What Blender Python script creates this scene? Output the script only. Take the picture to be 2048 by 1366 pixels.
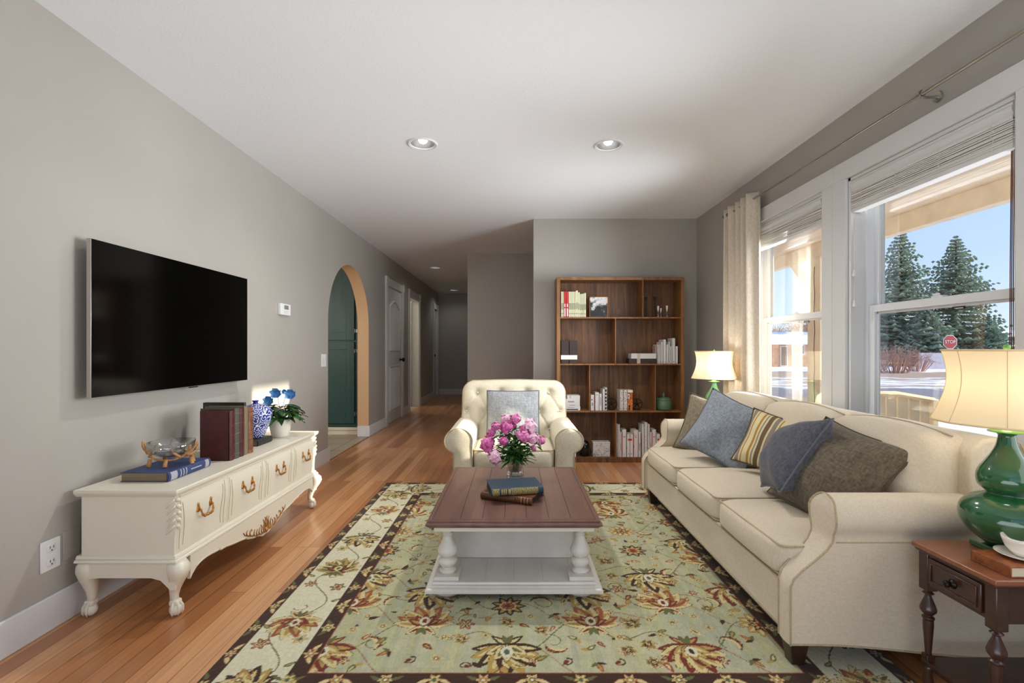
import bpy, bmesh, math, random
import numpy as np
from mathutils import Vector, Matrix, Euler
PI = math.pi
random.seed(7)
for o in list(bpy.data.objects): bpy.data.objects.remove(o)
SC = bpy.context.scene
COL = SC.collection

# ---------------------------------------------------------------- camera
F, CX, CY, H = 967.0, 1029.0, 697.0, 1.109      # focal length in px of 2048, vanishing point, eye height
CEIL = 2.44
XL, XR = -1.835, 1.868                          # left and right wall planes
YB, YM, YF = 4.96, 6.774, 11.65                 # wall behind the bookcase, wall at the hall mouth, hall end
cam = bpy.data.cameras.new('camera'); camo = bpy.data.objects.new('camera', cam); COL.objects.link(camo)
cam.sensor_width = 36; cam.lens = F / 2048 * 36
cam.shift_x = -(CX - 1024) / 2048; cam.shift_y = (CY - 683) / 2048
cam.clip_start = .02; cam.clip_end = 500
camo.location = (0, 0, H); camo.rotation_euler = (PI / 2, 0, 0)
SC.camera = camo

# ---------------------------------------------------------------- render look
vs = SC.view_settings
SC.display_settings.display_device = 'sRGB'
vs.view_transform = 'Standard'; vs.look = 'None'; vs.gamma = 1; vs.use_curve_mapping = False
vs.exposure = 0.3
SC.cycles.use_denoising = True
SC.cycles.max_bounces = 10; SC.cycles.transparent_max_bounces = 24
SC.cycles.diffuse_bounces = 5
SC.cycles.caustics_reflective = False; SC.cycles.caustics_refractive = False
SC.cycles.sample_clamp_indirect = 6

# ---------------------------------------------------------------- sky, sun, daylight
def s2l(c):
    return tuple(((v / 255) / 12.92 if v / 255 <= .04045 else ((v / 255 + .055) / 1.055) ** 2.4) for v in c)
w = bpy.data.worlds.new('world'); SC.world = w; w.use_nodes = True
nt = w.node_tree; nt.nodes.clear()
out = nt.nodes.new('ShaderNodeOutputWorld'); bg = nt.nodes.new('ShaderNodeBackground')
tc = nt.nodes.new('ShaderNodeTexCoord'); sp = nt.nodes.new('ShaderNodeSeparateXYZ'); rp = nt.nodes.new('ShaderNodeValToRGB')
nt.links.new(tc.outputs['Generated'], sp.inputs[0]); nt.links.new(sp.outputs['Z'], rp.inputs[0])
nt.links.new(rp.outputs[0], bg.inputs[0]); nt.links.new(bg.outputs[0], out.inputs[0])
e = rp.color_ramp.elements
e[0].position = 0; e[0].color = (*s2l((232, 242, 252)), 1)
e[1].position = .35; e[1].color = (*s2l((146, 187, 246)), 1)
k = e.new(.08); k.color = (*s2l((204, 226, 252)), 1)
bg.inputs[1].default_value = 1.15

def light(name, typ, loc, energy, color, **kw):
    l = bpy.data.lights.new(name, typ); o = bpy.data.objects.new(name, l); COL.objects.link(o)
    o.location = loc; l.energy = energy; l.color = color
    for a, v in kw.items():
        if a == 'rot': o.rotation_euler = v
        elif a == 'aim': o.rotation_euler = Vector(v).to_track_quat('-Z', 'Y').to_euler()
        else: setattr(l, a, v)
    return o
light('sun', 'SUN', (20, -2, 6), 11.0, (1, .88, .72), aim=(-1, .10, -.26), angle=.012)
# daylight through the two windows in view, plus two unseen lamps added as fill
light('added_side_light', 'AREA', (1.80, .95, 1.36), 8, (.95, .975, 1), aim=(-1, .35, .25), shape='RECTANGLE', size=1.0, size_y=1.4)  # fill lamp added at a third window assumed out of view
light('near_window_daylight', 'AREA', (1.84, 2.246, 1.34), 11.5, (.93, .965, 1), aim=(-1, 0, .16), shape='RECTANGLE', size=.85, size_y=1.15, spread=1.22)
light('far_window_daylight', 'AREA', (1.84, 3.30, 1.34), 24, (.90, .95, 1), aim=(-1, .45, .04), shape='RECTANGLE', size=.75, size_y=1.15, spread=1.7)
light('added_uplight', 'AREA', (-.35, -1.15, .35), 60, (.86, .93, 1), aim=(.38, .45, 1), shape='RECTANGLE', size=3.2, size_y=1.9)  # unseen uplight added behind the camera to brighten the ceiling

# ---------------------------------------------------------------- mesh helpers
class MB:
    def __init__(s): s.v = []; s.f = []; s.m = []; s.mi = 0
    def add(s, vs, fs):
        b = len(s.v); s.v += [tuple(p) for p in vs]; s.f += [tuple(b + i for i in f) for f in fs]; s.m += [s.mi] * len(fs); return s
    def box(s, x0, x1, y0, y1, z0, z1):
        vs = [(x, y, z) for x in (x0, x1) for y in (y0, y1) for z in (z0, z1)]
        return s.add(vs, [(0, 1, 3, 2), (4, 6, 7, 5), (0, 4, 5, 1), (2, 3, 7, 6), (0, 2, 6, 4), (1, 5, 7, 3)])
    def prism(s, pts, ax, a0, a1):
        n = len(pts)
        def P(p, a):
            return (a, p[0], p[1]) if ax == 'x' else ((p[0], a, p[1]) if ax == 'y' else (p[0], p[1], a))
        vs = [P(p, a0) for p in pts] + [P(p, a1) for p in pts]
        return s.add(vs, [tuple(range(n)), tuple(range(2 * n - 1, n - 1, -1))] + [(i, i + n, (i + 1) % n + n, (i + 1) % n) for i in range(n)])
    def lathe(s, prof, c=(0, 0, 0), n=32, ax='z', sq=None, cap=True):
        vs = []
        for r, z in prof:
            for k in range(n):
                a = 2 * PI * k / n
                q = 1 if sq is None else 1 / (abs(math.cos(a)) ** sq + abs(math.sin(a)) ** sq) ** (1 / sq)
                x, y = r * q * math.cos(a), r * q * math.sin(a)
                p = (x, y, z) if ax == 'z' else ((z, x, y) if ax == 'x' else (x, z, y))
                vs.append((c[0] + p[0], c[1] + p[1], c[2] + p[2]))
        m = len(prof)
        fs = [(i * n + k, i * n + (k + 1) % n, (i + 1) * n + (k + 1) % n, (i + 1) * n + k) for i in range(m - 1) for k in range(n)]
        if cap and prof[0][0] > 1e-6: fs.append(tuple(range(n - 1, -1, -1)))
        if cap and prof[-1][0] > 1e-6: fs.append(tuple((m - 1) * n + k for k in range(n)))
        return s.add(vs, fs)
    def tube(s, path, r, n=8, closed=False, flat=1.0):
        P = [Vector(p) for p in path]; m = len(P); vs = []
        up = None
        for i, p in enumerate(P):
            a = P[(i - 1) % m] if (closed or i) else p
            b = P[(i + 1) % m] if (closed or i < m - 1) else p
            t = (b - a)
            t = t.normalized() if t.length > 1e-9 else Vector((0, 0, 1))
            if up is None:
                up = Vector((0, 0, 1)) if abs(t.z) < .9 else Vector((1, 0, 0))
            u = (up - t * up.dot(t))
            u = u.normalized() if u.length > 1e-6 else t.orthogonal().normalized()
            up = u; wv = t.cross(u)
            rr = r[i] if isinstance(r, (list, tuple)) else r
            for k in range(n):
                an = 2 * PI * k / n
                vs.append(p + u * (rr * math.cos(an)) * flat + wv * (rr * math.sin(an)))
        fs = [(i * n + k, i * n + (k + 1) % n, (i + 1) * n + (k + 1) % n, (i + 1) * n + k) for i in range(m - 1) for k in range(n)]
        if closed: fs += [((m - 1) * n + k, (m - 1) * n + (k + 1) % n, (k + 1) % n, k) for k in range(n)]
        else: fs += [tuple(range(n - 1, -1, -1)), tuple((m - 1) * n + k for k in range(n))]
        return s.add(vs, fs)
    def grid(s, fn, nu, nv, cu=False):
        vs = [fn(i / nu, j / nv) for i in range(nu + (0 if cu else 1)) for j in range(nv + 1)]
        U = nu if cu else nu + 1
        fs = [(i * (nv + 1) + j, ((i + 1) % U) * (nv + 1) + j, ((i + 1) % U) * (nv + 1) + j + 1, i * (nv + 1) + j + 1) for i in range(nu) for j in range(nv)]
        return s.add(vs, fs)
    def blob(s, c, r, nu=12, nv=8, p=2.0):
        """superellipsoid: radii r, exponent p (2 = ellipsoid, 6 = rounded box)"""
        b = bmesh.new(); bmesh.ops.create_cube(b, size=2)
        bmesh.ops.subdivide_edges(b, edges=b.edges, cuts=nu, use_grid_fill=True)
        vs = []
        for v in b.verts:
            q = v.co
            if p < 3:
                q = Vector((math.tan(q.x * PI / 4), math.tan(q.y * PI / 4), math.tan(q.z * PI / 4)))
            k = (abs(q.x) ** p + abs(q.y) ** p + abs(q.z) ** p) ** (1 / p)
            q = q / k
            vs.append((c[0] + q.x * r[0], c[1] + q.y * r[1], c[2] + q.z * r[2]))
        b.verts.index_update()
        fs = [tuple(v.index for v in f.verts) for f in b.faces]; b.free()
        return s.add(vs, fs)
    def xf(s, M):
        s.v = [tuple(M @ Vector(p)) for p in s.v]; return s

def woff(o):
    t = Vector((0, 0, 0))
    while o is not None: t += o.location; o = o.parent
    return t
def tag(o, label=None, cat=None, group=None, kind=None):
    if label: o['label'] = label
    if cat: o['category'] = cat
    if group: o['group'] = group
    if kind: o['kind'] = kind
    return o
def O(name, mb, mat, parent=None, world=True, smooth=True, bev=0, seg=2, sub=0, label=None, cat=None, group=None, kind=None, loc=None, ang=35):
    me = bpy.data.meshes.new(name)
    v = mb.v
    off = Vector((0, 0, 0))
    if parent is not None and world: off = woff(parent)
    if loc is not None: off = Vector(loc)
    if off.length > 0: v = [(p[0] - off.x, p[1] - off.y, p[2] - off.z) for p in v]
    me.from_pydata(v, [], mb.f)
    for m in (mat if isinstance(mat, (list, tuple)) else [mat]): me.materials.append(m)
    me.polygons.foreach_set('material_index', mb.m)
    b = bmesh.new(); b.from_mesh(me)
    if len(b.faces) < 60000:
        bmesh.ops.recalc_face_normals(b, faces=b.faces)
    b.to_mesh(me); b.free()
    if smooth:
        me.polygons.foreach_set('use_smooth', [True] * len(me.polygons))
        if smooth is True: me.set_sharp_from_angle(angle=math.radians(ang))
    o = bpy.data.objects.new(name, me); COL.objects.link(o)
    if parent is not None: o.parent = parent
    if loc is not None: o.location = loc
    if bev:
        m = o.modifiers.new('edge', 'BEVEL'); m.width = bev; m.segments = seg; m.limit_method = 'ANGLE'; m.angle_limit = math.radians(35); m.harden_normals = False
        if not smooth or smooth is True:
            me.polygons.foreach_set('use_smooth', [True] * len(me.polygons)); me.set_sharp_from_angle(angle=math.radians(ang))
    if sub:
        m = o.modifiers.new('sub', 'SUBSURF'); m.levels = sub; m.render_levels = sub
    return tag(o, label, cat, group, kind)
def T(name, loc, label, cat, group=None, kind=None, rz=0):
    o = bpy.data.objects.new(name, None); COL.objects.link(o); o.location = loc; o.rotation_euler = (0, 0, rz)
    o.empty_display_size = .05
    return tag(o, label, cat, group, kind)
def copy_tree(o, parent=None):
    c = o.copy(); COL.objects.link(c); c.parent = parent
    for ch in list(o.children): copy_tree(ch, c)
    return c
def spline(pts, n=8):
    """Catmull-Rom through pts (tuples of any length)"""
    out = []; m = len(pts)
    for i in range(m - 1):
        p0, p1, p2, p3 = pts[max(i - 1, 0)], pts[i], pts[i + 1], pts[min(i + 2, m - 1)]
        for k in range(n):
            t = k / n
            out.append(tuple(.5 * (2 * b + (c - a) * t + (2 * a - 5 * b + 4 * c - d) * t * t + (-a + 3 * b - 3 * c + d) * t ** 3) for a, b, c, d in zip(p0, p1, p2, p3)))
    out.append(tuple(pts[-1])); return out
def sstep(a, b, x):
    t = max(0, min(1, (x - a) / (b - a))); return t * t * (3 - 2 * t)
def fromfront(px, py, Y):
    """world point seen at a pixel, at depth Y"""
    return ((px - CX) * Y / F, Y, H - (py - CY) * Y / F)

# ---------------------------------------------------------------- materials
def mk(name):
    m = bpy.data.materials.new(name); m.use_nodes = True; return m, m.node_tree, m.node_tree.nodes['Principled BSDF']
def N(nt, t, **k):
    n = nt.nodes.new('ShaderNode' + t)
    for a, v in k.items():
        if a == 'ins':
            for i, x in v.items(): n.inputs[i].default_value = x
        else: setattr(n, a, v)
    return n
def rgb(c): return (*s2l(c), 1)
def ramp(nt, fac, stops):
    r = N(nt, 'ValToRGB'); el = r.color_ramp.elements
    while len(el) < len(stops): el.new(.5)
    for q, (p, c) in zip(el, stops): q.position = p; q.color = c
    nt.links.new(fac, r.inputs[0]); return r.outputs[0]
def coords(nt, scale=(1, 1, 1), rot=(0, 0, 0), loc=(0, 0, 0)):
    t = N(nt, 'TexCoord'); mp = N(nt, 'Mapping'); mp.inputs['Scale'].default_value = scale; mp.inputs['Rotation'].default_value = rot
    mp.inputs['Location'].default_value = loc
    nt.links.new(t.outputs['Object'], mp.inputs[0]); return mp.outputs[0]
def bump(nt, b, h, strength=.3, dist=.002):
    n = N(nt, 'Bump'); n.inputs['Strength'].default_value = strength; n.inputs['Distance'].default_value = dist
    nt.links.new(h, n.inputs['Height']); nt.links.new(n.outputs[0], b.inputs['Normal'])
def plain(name, c, rough=.5, metal=0, var=0, vs=20, bs=0, bscale=200, spec=.5, coat=0, sheen=0, bd=.001):
    m, nt, b = mk(name)
    b.inputs['Base Color'].default_value = rgb(c); b.inputs['Roughness'].default_value = rough; b.inputs['Metallic'].default_value = metal
    b.inputs['Specular IOR Level'].default_value = spec; b.inputs['Coat Weight'].default_value = coat
    if sheen: b.inputs['Sheen Weight'].default_value = sheen
    if var or bs:
        cc = coords(nt)
        if var:
            n = N(nt, 'TexNoise', ins={'Scale': vs, 'Detail': 4}); nt.links.new(cc, n.inputs['Vector'])
            lo = tuple(max(0, v * (1 - var)) for v in c); hi = tuple(min(255, v * (1 + var)) for v in c)
            nt.links.new(ramp(nt, n.outputs[0], [(.3, rgb(lo)), (.7, rgb(hi))]), b.inputs['Base Color'])
        if bs:
            n = N(nt, 'TexNoise', ins={'Scale': bscale, 'Detail': 3}); nt.links.new(cc, n.inputs['Vector']); bump(nt, b, n.outputs[0], bs, bd)
    return m
def fabric(name, c, var=.08, weave=900, rough=.9, dark=None):
    m, nt, b = mk(name); b.inputs['Roughness'].default_value = rough; b.inputs['Sheen Weight'].default_value = .15
    b.inputs['Specular IOR Level'].default_value = .2
    c1 = coords(nt, (weave, weave * .25, weave * .25)); c2 = coords(nt, (weave * .25, weave, weave)); c3 = coords(nt)
    n1 = N(nt, 'TexNoise', ins={'Scale': .35, 'Detail': 1}); n2 = N(nt, 'TexNoise', ins={'Scale': .35, 'Detail': 1}); nt.links.new(c1, n1.inputs['Vector']); nt.links.new(c2, n2.inputs['Vector'])
    ad = N(nt, 'Math', operation='ADD'); nt.links.new(n1.outputs[0], ad.inputs[0]); nt.links.new(n2.outputs[0], ad.inputs[1])
    hf = N(nt, 'Math', operation='MULTIPLY'); nt.links.new(ad.outputs[0], hf.inputs[0]); hf.inputs[1].default_value = .5
    lo = dark or tuple(v * (1 - var * 1.6) for v in c); hi = tuple(min(255, v * (1 + var)) for v in c)
    nt.links.new(ramp(nt, hf.outputs[0], [(.34, rgb(lo)), (.64, rgb(hi))]), b.inputs['Base Color'])
    bump(nt, b, hf.outputs[0], .25, .0006)
    return m
def wood(name, c1, c2, scale=(3, 3, 40), rough=.4, coat=0, det=6, bs=.15, c3=None):
    m, nt, b = mk(name); b.inputs['Roughness'].default_value = rough; b.inputs['Coat Weight'].default_value = coat; b.inputs['Coat Roughness'].default_value = .2
    cc = coords(nt, scale); n = N(nt, 'TexNoise', ins={'Scale': 1, 'Detail': det, 'Roughness': .65, 'Distortion': .6}); nt.links.new(cc, n.inputs['Vector'])
    st = [(.3, rgb(c1)), (.7, rgb(c2))] if c3 is None else [(.28, rgb(c3)), (.45, rgb(c1)), (.72, rgb(c2))]
    nt.links.new(ramp(nt, n.outputs[0], st), b.inputs['Base Color']); bump(nt, b, n.outputs[0], bs, .001)
    return m
def pane(name, tint=(1, 1, 1), refl=.05, rough=0.0):
    m = bpy.data.materials.new(name); m.use_nodes = True; nt = m.node_tree; nt.nodes.clear()
    o = N(nt, 'OutputMaterial'); t = N(nt, 'BsdfTransparent'); g = N(nt, 'BsdfGlossy'); x = N(nt, 'MixShader'); lw = N(nt, 'LayerWeight')
    lw.inputs[0].default_value = .25; g.inputs['Roughness'].default_value = rough
    t.inputs[0].default_value = (*tint, 1)
    mm = N(nt, 'MapRange'); nt.links.new(lw.outputs['Facing'], mm.inputs[0]); mm.inputs[3].default_value = refl; mm.inputs[4].default_value = min(1, refl * 8)
    nt.links.new(mm.outputs[0], x.inputs[0]); nt.links.new(t.outputs[0], x.inputs[1]); nt.links.new(g.outputs[0], x.inputs[2]); nt.links.new(x.outputs[0], o.inputs[0])
    return m

M = {}
M['wall'] = plain('wall_paint', (168, 163, 155), .42, bs=.35, bscale=38, bd=.003, var=.02, vs=1.5)
M['ceiling'] = plain('ceiling_paint', (234, 237, 241), .8, bs=.4, bscale=90, bd=.003)
M['trim'] = plain('white_trim_paint', (214, 214, 214), .35)
M['vinyl'] = plain('white_vinyl', (225, 227, 230), .3)
M['cream'] = plain('cream_lacquer', (226, 219, 200), .32, bs=.05, bscale=30)
M['cream_dark'] = plain('cream_groove', (176, 158, 122), .5)
M['gold'] = plain('antique_gold', (176, 118, 52), .38, .75, var=.2, vs=150)
M['black'] = plain('black_plastic', (14, 14, 14), .35)
M['screen'] = plain('dark_screen', (4, 4, 4), .10, spec=.25)
M['silver'] = plain('silver_bezel', (178, 168, 160), .35, .6)
M['nickel'] = plain('brushed_nickel', (170, 166, 160), .22, .9)
M['darkmetal'] = plain('dark_bronze', (40, 34, 30), .35, .8)
M['whiteplastic'] = plain('white_plastic', (222, 222, 220), .4)
M['teal'] = wood('teal_painted_wood', (36, 68, 66), (44, 80, 78), (12, 12, 2), .45)
M['tan'] = plain('tan_paint_warm_glow', (205, 168, 128), .5, bs=.2, bscale=60)
M['sofa'] = fabric('beige_linen', (206, 193, 171), .025, 900)
M['piping'] = fabric('beige_piping', (176, 158, 128), .05, 900)
M['chair'] = fabric('cream_linen', (208, 198, 175), .035, 700)
M['tabletop'] = wood('mahogany_tabletop', (92, 62, 52), (120, 86, 74), (14, 1.6, 14), .40, .15)
M['groove'] = plain('dark_groove', (24, 14, 12), .8)
M['whitewood'] = wood('white_painted_wood', (206, 202, 192), (222, 218, 210), (6, 1, 6), .35, bs=.05)
M['endtable'] = wood('dark_cherry_wood', (46, 27, 20), (70, 42, 30), (6, 30, 30), .32, .25)
M['endtop'] = wood('reddish_table_top', (112, 62, 40), (140, 84, 54), (4, 30, 30), .3, .25)
M['oak'] = wood('brown_oak', (98, 62, 32), (138, 94, 52), (30, 30, 2.2), .5, c3=(52, 32, 16), det=8)
M['oak_edge'] = wood('brown_oak_edge', (128, 84, 46), (156, 110, 66), (20, 20, 3), .5, c3=(92, 58, 32), det=8)
M['foot'] = wood('dark_wood_foot', (40, 26, 20), (60, 40, 30), (20, 20, 3), .35)
M['green_glaze'] = plain('green_glaze', (34, 84, 48), .12, coat=.6, var=.12, vs=9)
M['mint_glaze'] = plain('mint_glaze', (128, 196, 138), .2, coat=.4)
M['celadon'] = plain('celadon_glaze', (92, 124, 92), .3, var=.08, vs=40)
M['porcelain'] = plain('white_porcelain', (232, 226, 214), .2, coat=.3)
M['brass'] = plain('green_brass', (120, 170, 90), .35, .3)
M['white'] = plain('white_cover', (222, 219, 216), .5)
M['paper'] = plain('book_pages', (205, 192, 160), .9, bs=.4, bscale=400)
M['oldpaper'] = wood('old_pages', (108, 92, 70), (140, 122, 96), (3, 3, 260), .9)
M['glass'] = pane('window_glass', (.97, .985, .98), .05)
M['glassware'] = pane('clear_glassware', (.93, .95, .94), .13)
M['curtain'] = fabric('beige_curtain_linen', (206, 194, 176), .04, 500)
M['slat'] = plain('blind_slats', (216, 213, 207), .5)
M['porch'] = plain('cream_exterior_paint', (240, 225, 196), .6, var=.04, vs=6, bs=.1, bscale=30)
M['asphalt'] = plain('asphalt', (150, 132, 116), .9, var=.08, vs=1)
M['tree'] = plain('spruce_needles', (132, 144, 122), .9, var=.3, vs=1.6)
M['bark'] = plain('bark', (80, 62, 50), .9)
M['cord'] = plain('brown_cord', (84, 38, 30), .7)
M['red'] = plain('red_cover', (200, 32, 34), .5)
M['creambook'] = plain('pale_yellow_cover', (224, 222, 184), .55)
M['snow'] = plain('snow', (236, 240, 248), .8, var=.03, vs=2)
# ================================================================ THE ROOM
def floor_material():
    m, nt, b = mk('strip_oak_floor'); b.inputs['Roughness'].default_value = .3; b.inputs['Coat Weight'].default_value = .25; b.inputs['Coat Roughness'].default_value = .18
    t = N(nt, 'TexCoord'); s = N(nt, 'SeparateXYZ'); nt.links.new(t.outputs['Object'], s.inputs[0])
    c = N(nt, 'CombineXYZ'); nt.links.new(s.outputs['Y'], c.inputs[0]); nt.links.new(s.outputs['X'], c.inputs[1])
    br = N(nt, 'TexBrick', offset=.37, offset_frequency=3, squash=1)
    for k, v in {'Color1': (0, 0, 0, 1), 'Color2': (1, 1, 1, 1), 'Mortar': (.5, .5, .5, 1), 'Scale': 1, 'Mortar Size': .0011, 'Mortar Smooth': .1, 'Bias': 0, 'Brick Width': 1.35, 'Row Height': .072}.items(): br.inputs[k].default_value = v
    nt.links.new(c.outputs[0], br.inputs['Vector'])
    pr = ramp(nt, br.outputs['Color'], [(0, rgb((168, 112, 70))), (.35, rgb((190, 130, 84))), (.65, rgb((202, 144, 96))), (1, rgb((216, 162, 114)))])
    mp = N(nt, 'Mapping'); mp.inputs['Scale'].default_value = (60, 2.2, 1); nt.links.new(t.outputs['Object'], mp.inputs[0])
    # shift the grain from board to board
    ad = N(nt, 'VectorMath', operation='ADD'); nt.links.new(mp.outputs[0], ad.inputs[0])
    mu = N(nt, 'VectorMath', operation='SCALE'); mu.inputs['Scale'].default_value = 37; nt.links.new(br.outputs['Color'], mu.inputs[0]); nt.links.new(mu.outputs[0], ad.inputs[1])
    n = N(nt, 'TexNoise', ins={'Scale': 1, 'Detail': 6, 'Roughness': .6, 'Distortion': .4}); nt.links.new(ad.outputs[0], n.inputs['Vector'])
    g = ramp(nt, n.outputs[0], [(.3, (.72, .66, .6, 1)), (.65, (1.02, 1.02, 1.02, 1))])
    mx = N(nt, 'MixRGB', blend_type='MULTIPLY'); mx.inputs[0].default_value = .75; nt.links.new(pr, mx.inputs[1]); nt.links.new(g, mx.inputs[2])
    m2 = N(nt, 'MixRGB'); nt.links.new(br.outputs['Fac'], m2.inputs[0]); nt.links.new(mx.outputs[0], m2.inputs[1]); m2.inputs[2].default_value = rgb((70, 38, 20))
    nt.links.new(m2.outputs[0], b.inputs['Base Color'])
    iv = N(nt, 'Math', operation='SUBTRACT'); iv.inputs[0].default_value = 1; nt.links.new(br.outputs['Fac'], iv.inputs[1]); bump(nt, b, iv.outputs[0], .4, .001)
    return m
M['floor'] = floor_material()
def tile_material():
    m, nt, b = mk('kitchen_tile'); b.inputs['Roughness'].default_value = .4
    cc = coords(nt); br = N(nt, 'TexBrick', offset=.0)
    for k, v in {'Color1': rgb((190, 176, 156)), 'Color2': rgb((172, 158, 138)), 'Mortar': rgb((84, 72, 60)), 'Scale': 1, 'Mortar Size': .004, 'Brick Width': .33, 'Row Height': .33}.items(): br.inputs[k].default_value = v
    nt.links.new(cc, br.inputs['Vector']); nt.links.new(br.outputs[0], b.inputs['Base Color']); return m
M['tile'] = tile_material()

def S(name, mb, mat, **k): return O(name, mb, mat, kind='structure', **k)
WT = .14
S('floor', MB().box(XL, XR + .12, -2.3, YF + .1, -.1, 0), M['floor'], smooth=False)
mb = MB().box(XL - WT, XR + .14, -2.4, YF + .15, CEIL, CEIL + .1)
ceil = S('ceiling', mb, M['ceiling'], smooth=False)
# real holes for the recessed lights
cans = [(-.599, 3.147, 'left'), (.617, 3.17, 'right'), (-1.305, 7.94, 'hall'), (-1.376, 11.0, 'hallend')]
cut = MB()
for x, y, _ in cans: cut.lathe([(.079, CEIL - .05), (.079, CEIL + .098)], (x, y, 0), 40)
def boolean(target, cutmb):
    me = bpy.data.meshes.new('cutter'); me.from_pydata(cutmb.v, [], cutmb.f)
    b = bmesh.new(); b.from_mesh(me); bmesh.ops.recalc_face_normals(b, faces=b.faces); b.to_mesh(me); b.free()
    c = bpy.data.objects.new('cutter', me); COL.objects.link(c)
    md = target.modifiers.new('cut', 'BOOLEAN'); md.operation = 'DIFFERENCE'; md.object = c; md.solver = 'EXACT'
    dg = bpy.context.evaluated_depsgraph_get(); nm = bpy.data.meshes.new_from_object(target.evaluated_get(dg))
    target.modifiers.clear(); old = target.data; target.data = nm; nm.name = target.name
    bpy.data.objects.remove(c)
boolean(ceil, cut)
# left wall with the arch and three doorways
D = [(6.96, 7.85, 2.02), (8.45, 9.29, 2.02), (10.98, 11.50, 2.02)]
wl = S('wall_left', MB().box(XL - WT, XL, -2.4, YF + .1, 0, CEIL), M['wall'], smooth=False)
AY0, AY1 = 4.756, 6.086; AC = (AY0 + AY1) / 2; AR = (AY1 - AY0) / 2; ASP = 1.375
arch = [(AY1, -.2), (AY1, ASP)] + [(AC + AR * math.cos(a), ASP + AR * math.sin(a)) for a in [PI * k / 32 for k in range(1, 32)]] + [(AY0, ASP), (AY0, -.2)]
cm = MB().prism(arch, 'x', XL - .3, XL + .1)
for y0, y1, z in D: cm.box(XL - .3, XL + .1, y0, y1, -.2, z)
boolean(wl, cm)
# arch lining, with the warm light on the reveal put into its tan colour
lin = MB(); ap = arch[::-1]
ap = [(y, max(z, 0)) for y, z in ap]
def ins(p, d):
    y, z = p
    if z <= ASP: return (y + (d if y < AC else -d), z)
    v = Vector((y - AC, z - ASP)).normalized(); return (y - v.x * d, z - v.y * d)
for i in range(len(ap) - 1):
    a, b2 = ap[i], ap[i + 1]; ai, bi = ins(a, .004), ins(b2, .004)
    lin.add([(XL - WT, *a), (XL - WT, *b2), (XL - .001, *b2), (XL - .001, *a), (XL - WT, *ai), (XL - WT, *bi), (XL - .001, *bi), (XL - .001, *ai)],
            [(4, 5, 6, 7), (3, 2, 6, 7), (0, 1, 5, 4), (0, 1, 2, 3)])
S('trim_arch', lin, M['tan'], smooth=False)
# right wall with three windows
W = [(2.914, 3.83), (1.787, 2.706), (.66, 1.579)]; WZ0, WZ1 = .62, 2.06; XO = XR + .14
wr = MB().box(XR, XO, -2.4, W[2][0], 0, CEIL).box(XR, XO, W[0][1], YM + .1, 0, CEIL).box(XR, XO, W[2][0], W[0][1], 0, WZ0).box(XR, XO, W[2][0], W[0][1], WZ1, CEIL)
wr.box(XR, XO, W[1][1], W[0][0], WZ0, WZ1).box(XR, XO, W[2][1], W[1][0], WZ0, WZ1)
S('wall_right', wr, M['wall'], smooth=False)
S('wall_back', MB().box(.195, XR, YB, YB + .12, 0, CEIL), M['wall'], smooth=False)
S('wall_middle', MB().box(-.6585, XR, YM, YM + .1, 0, CEIL).box(-.6585, -.56, YM + .1, YF, 0, CEIL), M['wall'], smooth=False)
S('wall_hall_end', MB().box(XL, -.56, YF, YF + .1, 0, CEIL), M['wall'], smooth=False)
# unseen wall behind the camera, its wide opening added to let sky light in
S('wall_rear', MB().box(XL, -1.45, -2.3, -2.18, 0, CEIL).box(1.65, XR, -2.3, -2.18, 0, CEIL).box(-1.45, 1.65, -2.3, -2.18, 0, .8).box(-1.45, 1.65, -2.3, -2.18, 2.3, CEIL), M['wall'], smooth=False)
# baseboards
def base(name, *boxes):
    b = MB()
    for q in boxes: b.box(*q)
    return S(name, b, M['trim'], bev=.004)
BH, BT = .135, .014
base('baseboard_left', (XL, XL + BT, -2.15, AY0 + .0, 0, BH), (XL, XL + BT, AY1, 6.836, 0, BH), (XL, XL + BT, 8.012, 8.33, 0, BH), (XL, XL + BT, 9.466, 10.9, 0, BH),
     (XL - WT, XL + BT, AY0 + .0005, AY0 + .016, 0, BH), (XL - WT, XL + BT, AY1 - .016, AY1 - .0005, 0, BH))
base('baseboard_right', (XR - BT, XR, -2.15, YB, 0, BH))
base('baseboard_back', (.195, XR, YB - BT, YB, 0, BH))
base('baseboard_middle', (-.6585, XR, YM - BT, YM, 0, BH))
base('baseboard_hall_end', (XL, -.66, YF - BT, YF, 0, BH))
# thin threshold between boards and tiles under the arch
S('trim_threshold', MB().box(XL - .004, XL + .012, AY0 + .02, AY1 - .02, 0, .003), M['oak_edge'])

# ---- kitchen seen through the arch
KX = XL - WT
S('floor_kitchen', MB().box(KX - 2.4, XL, 3.4, 6.9, -.1, -.001), M['tile'], smooth=False)
S('ceiling_kitchen', MB().box(KX - 2.4, KX, 3.4, 6.9, CEIL, CEIL + .1), M['ceiling'], smooth=False)
S('wall_kitchen', MB().box(KX - 2.4, KX, 6.8, 6.9, 0, CEIL).box(KX - 2.4, KX, 3.4, 3.5, 0, CEIL).box(KX - 2.5, KX - 2.4, 3.4, 6.9, 0, CEIL), M['tan'], smooth=False)
cab = T('pantry_cabinet', (KX - .45, 6.5, 0), 'tall teal green pantry cabinet seen through the arched opening', 'cabinet')
x0, x1, yf = KX - .95, KX - .004, 6.21
O('body', MB().box(x0, x1, yf, 6.75, .1, 2.36), M['teal'], cab, bev=.003)
O('toe_kick', MB().box(x0, x1, yf + .0, 6.75, 0, .098).box(x0, x1, yf - .015, yf, .06, .098), M['cream'], cab, bev=.003)
DX1 = XL - .215
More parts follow.
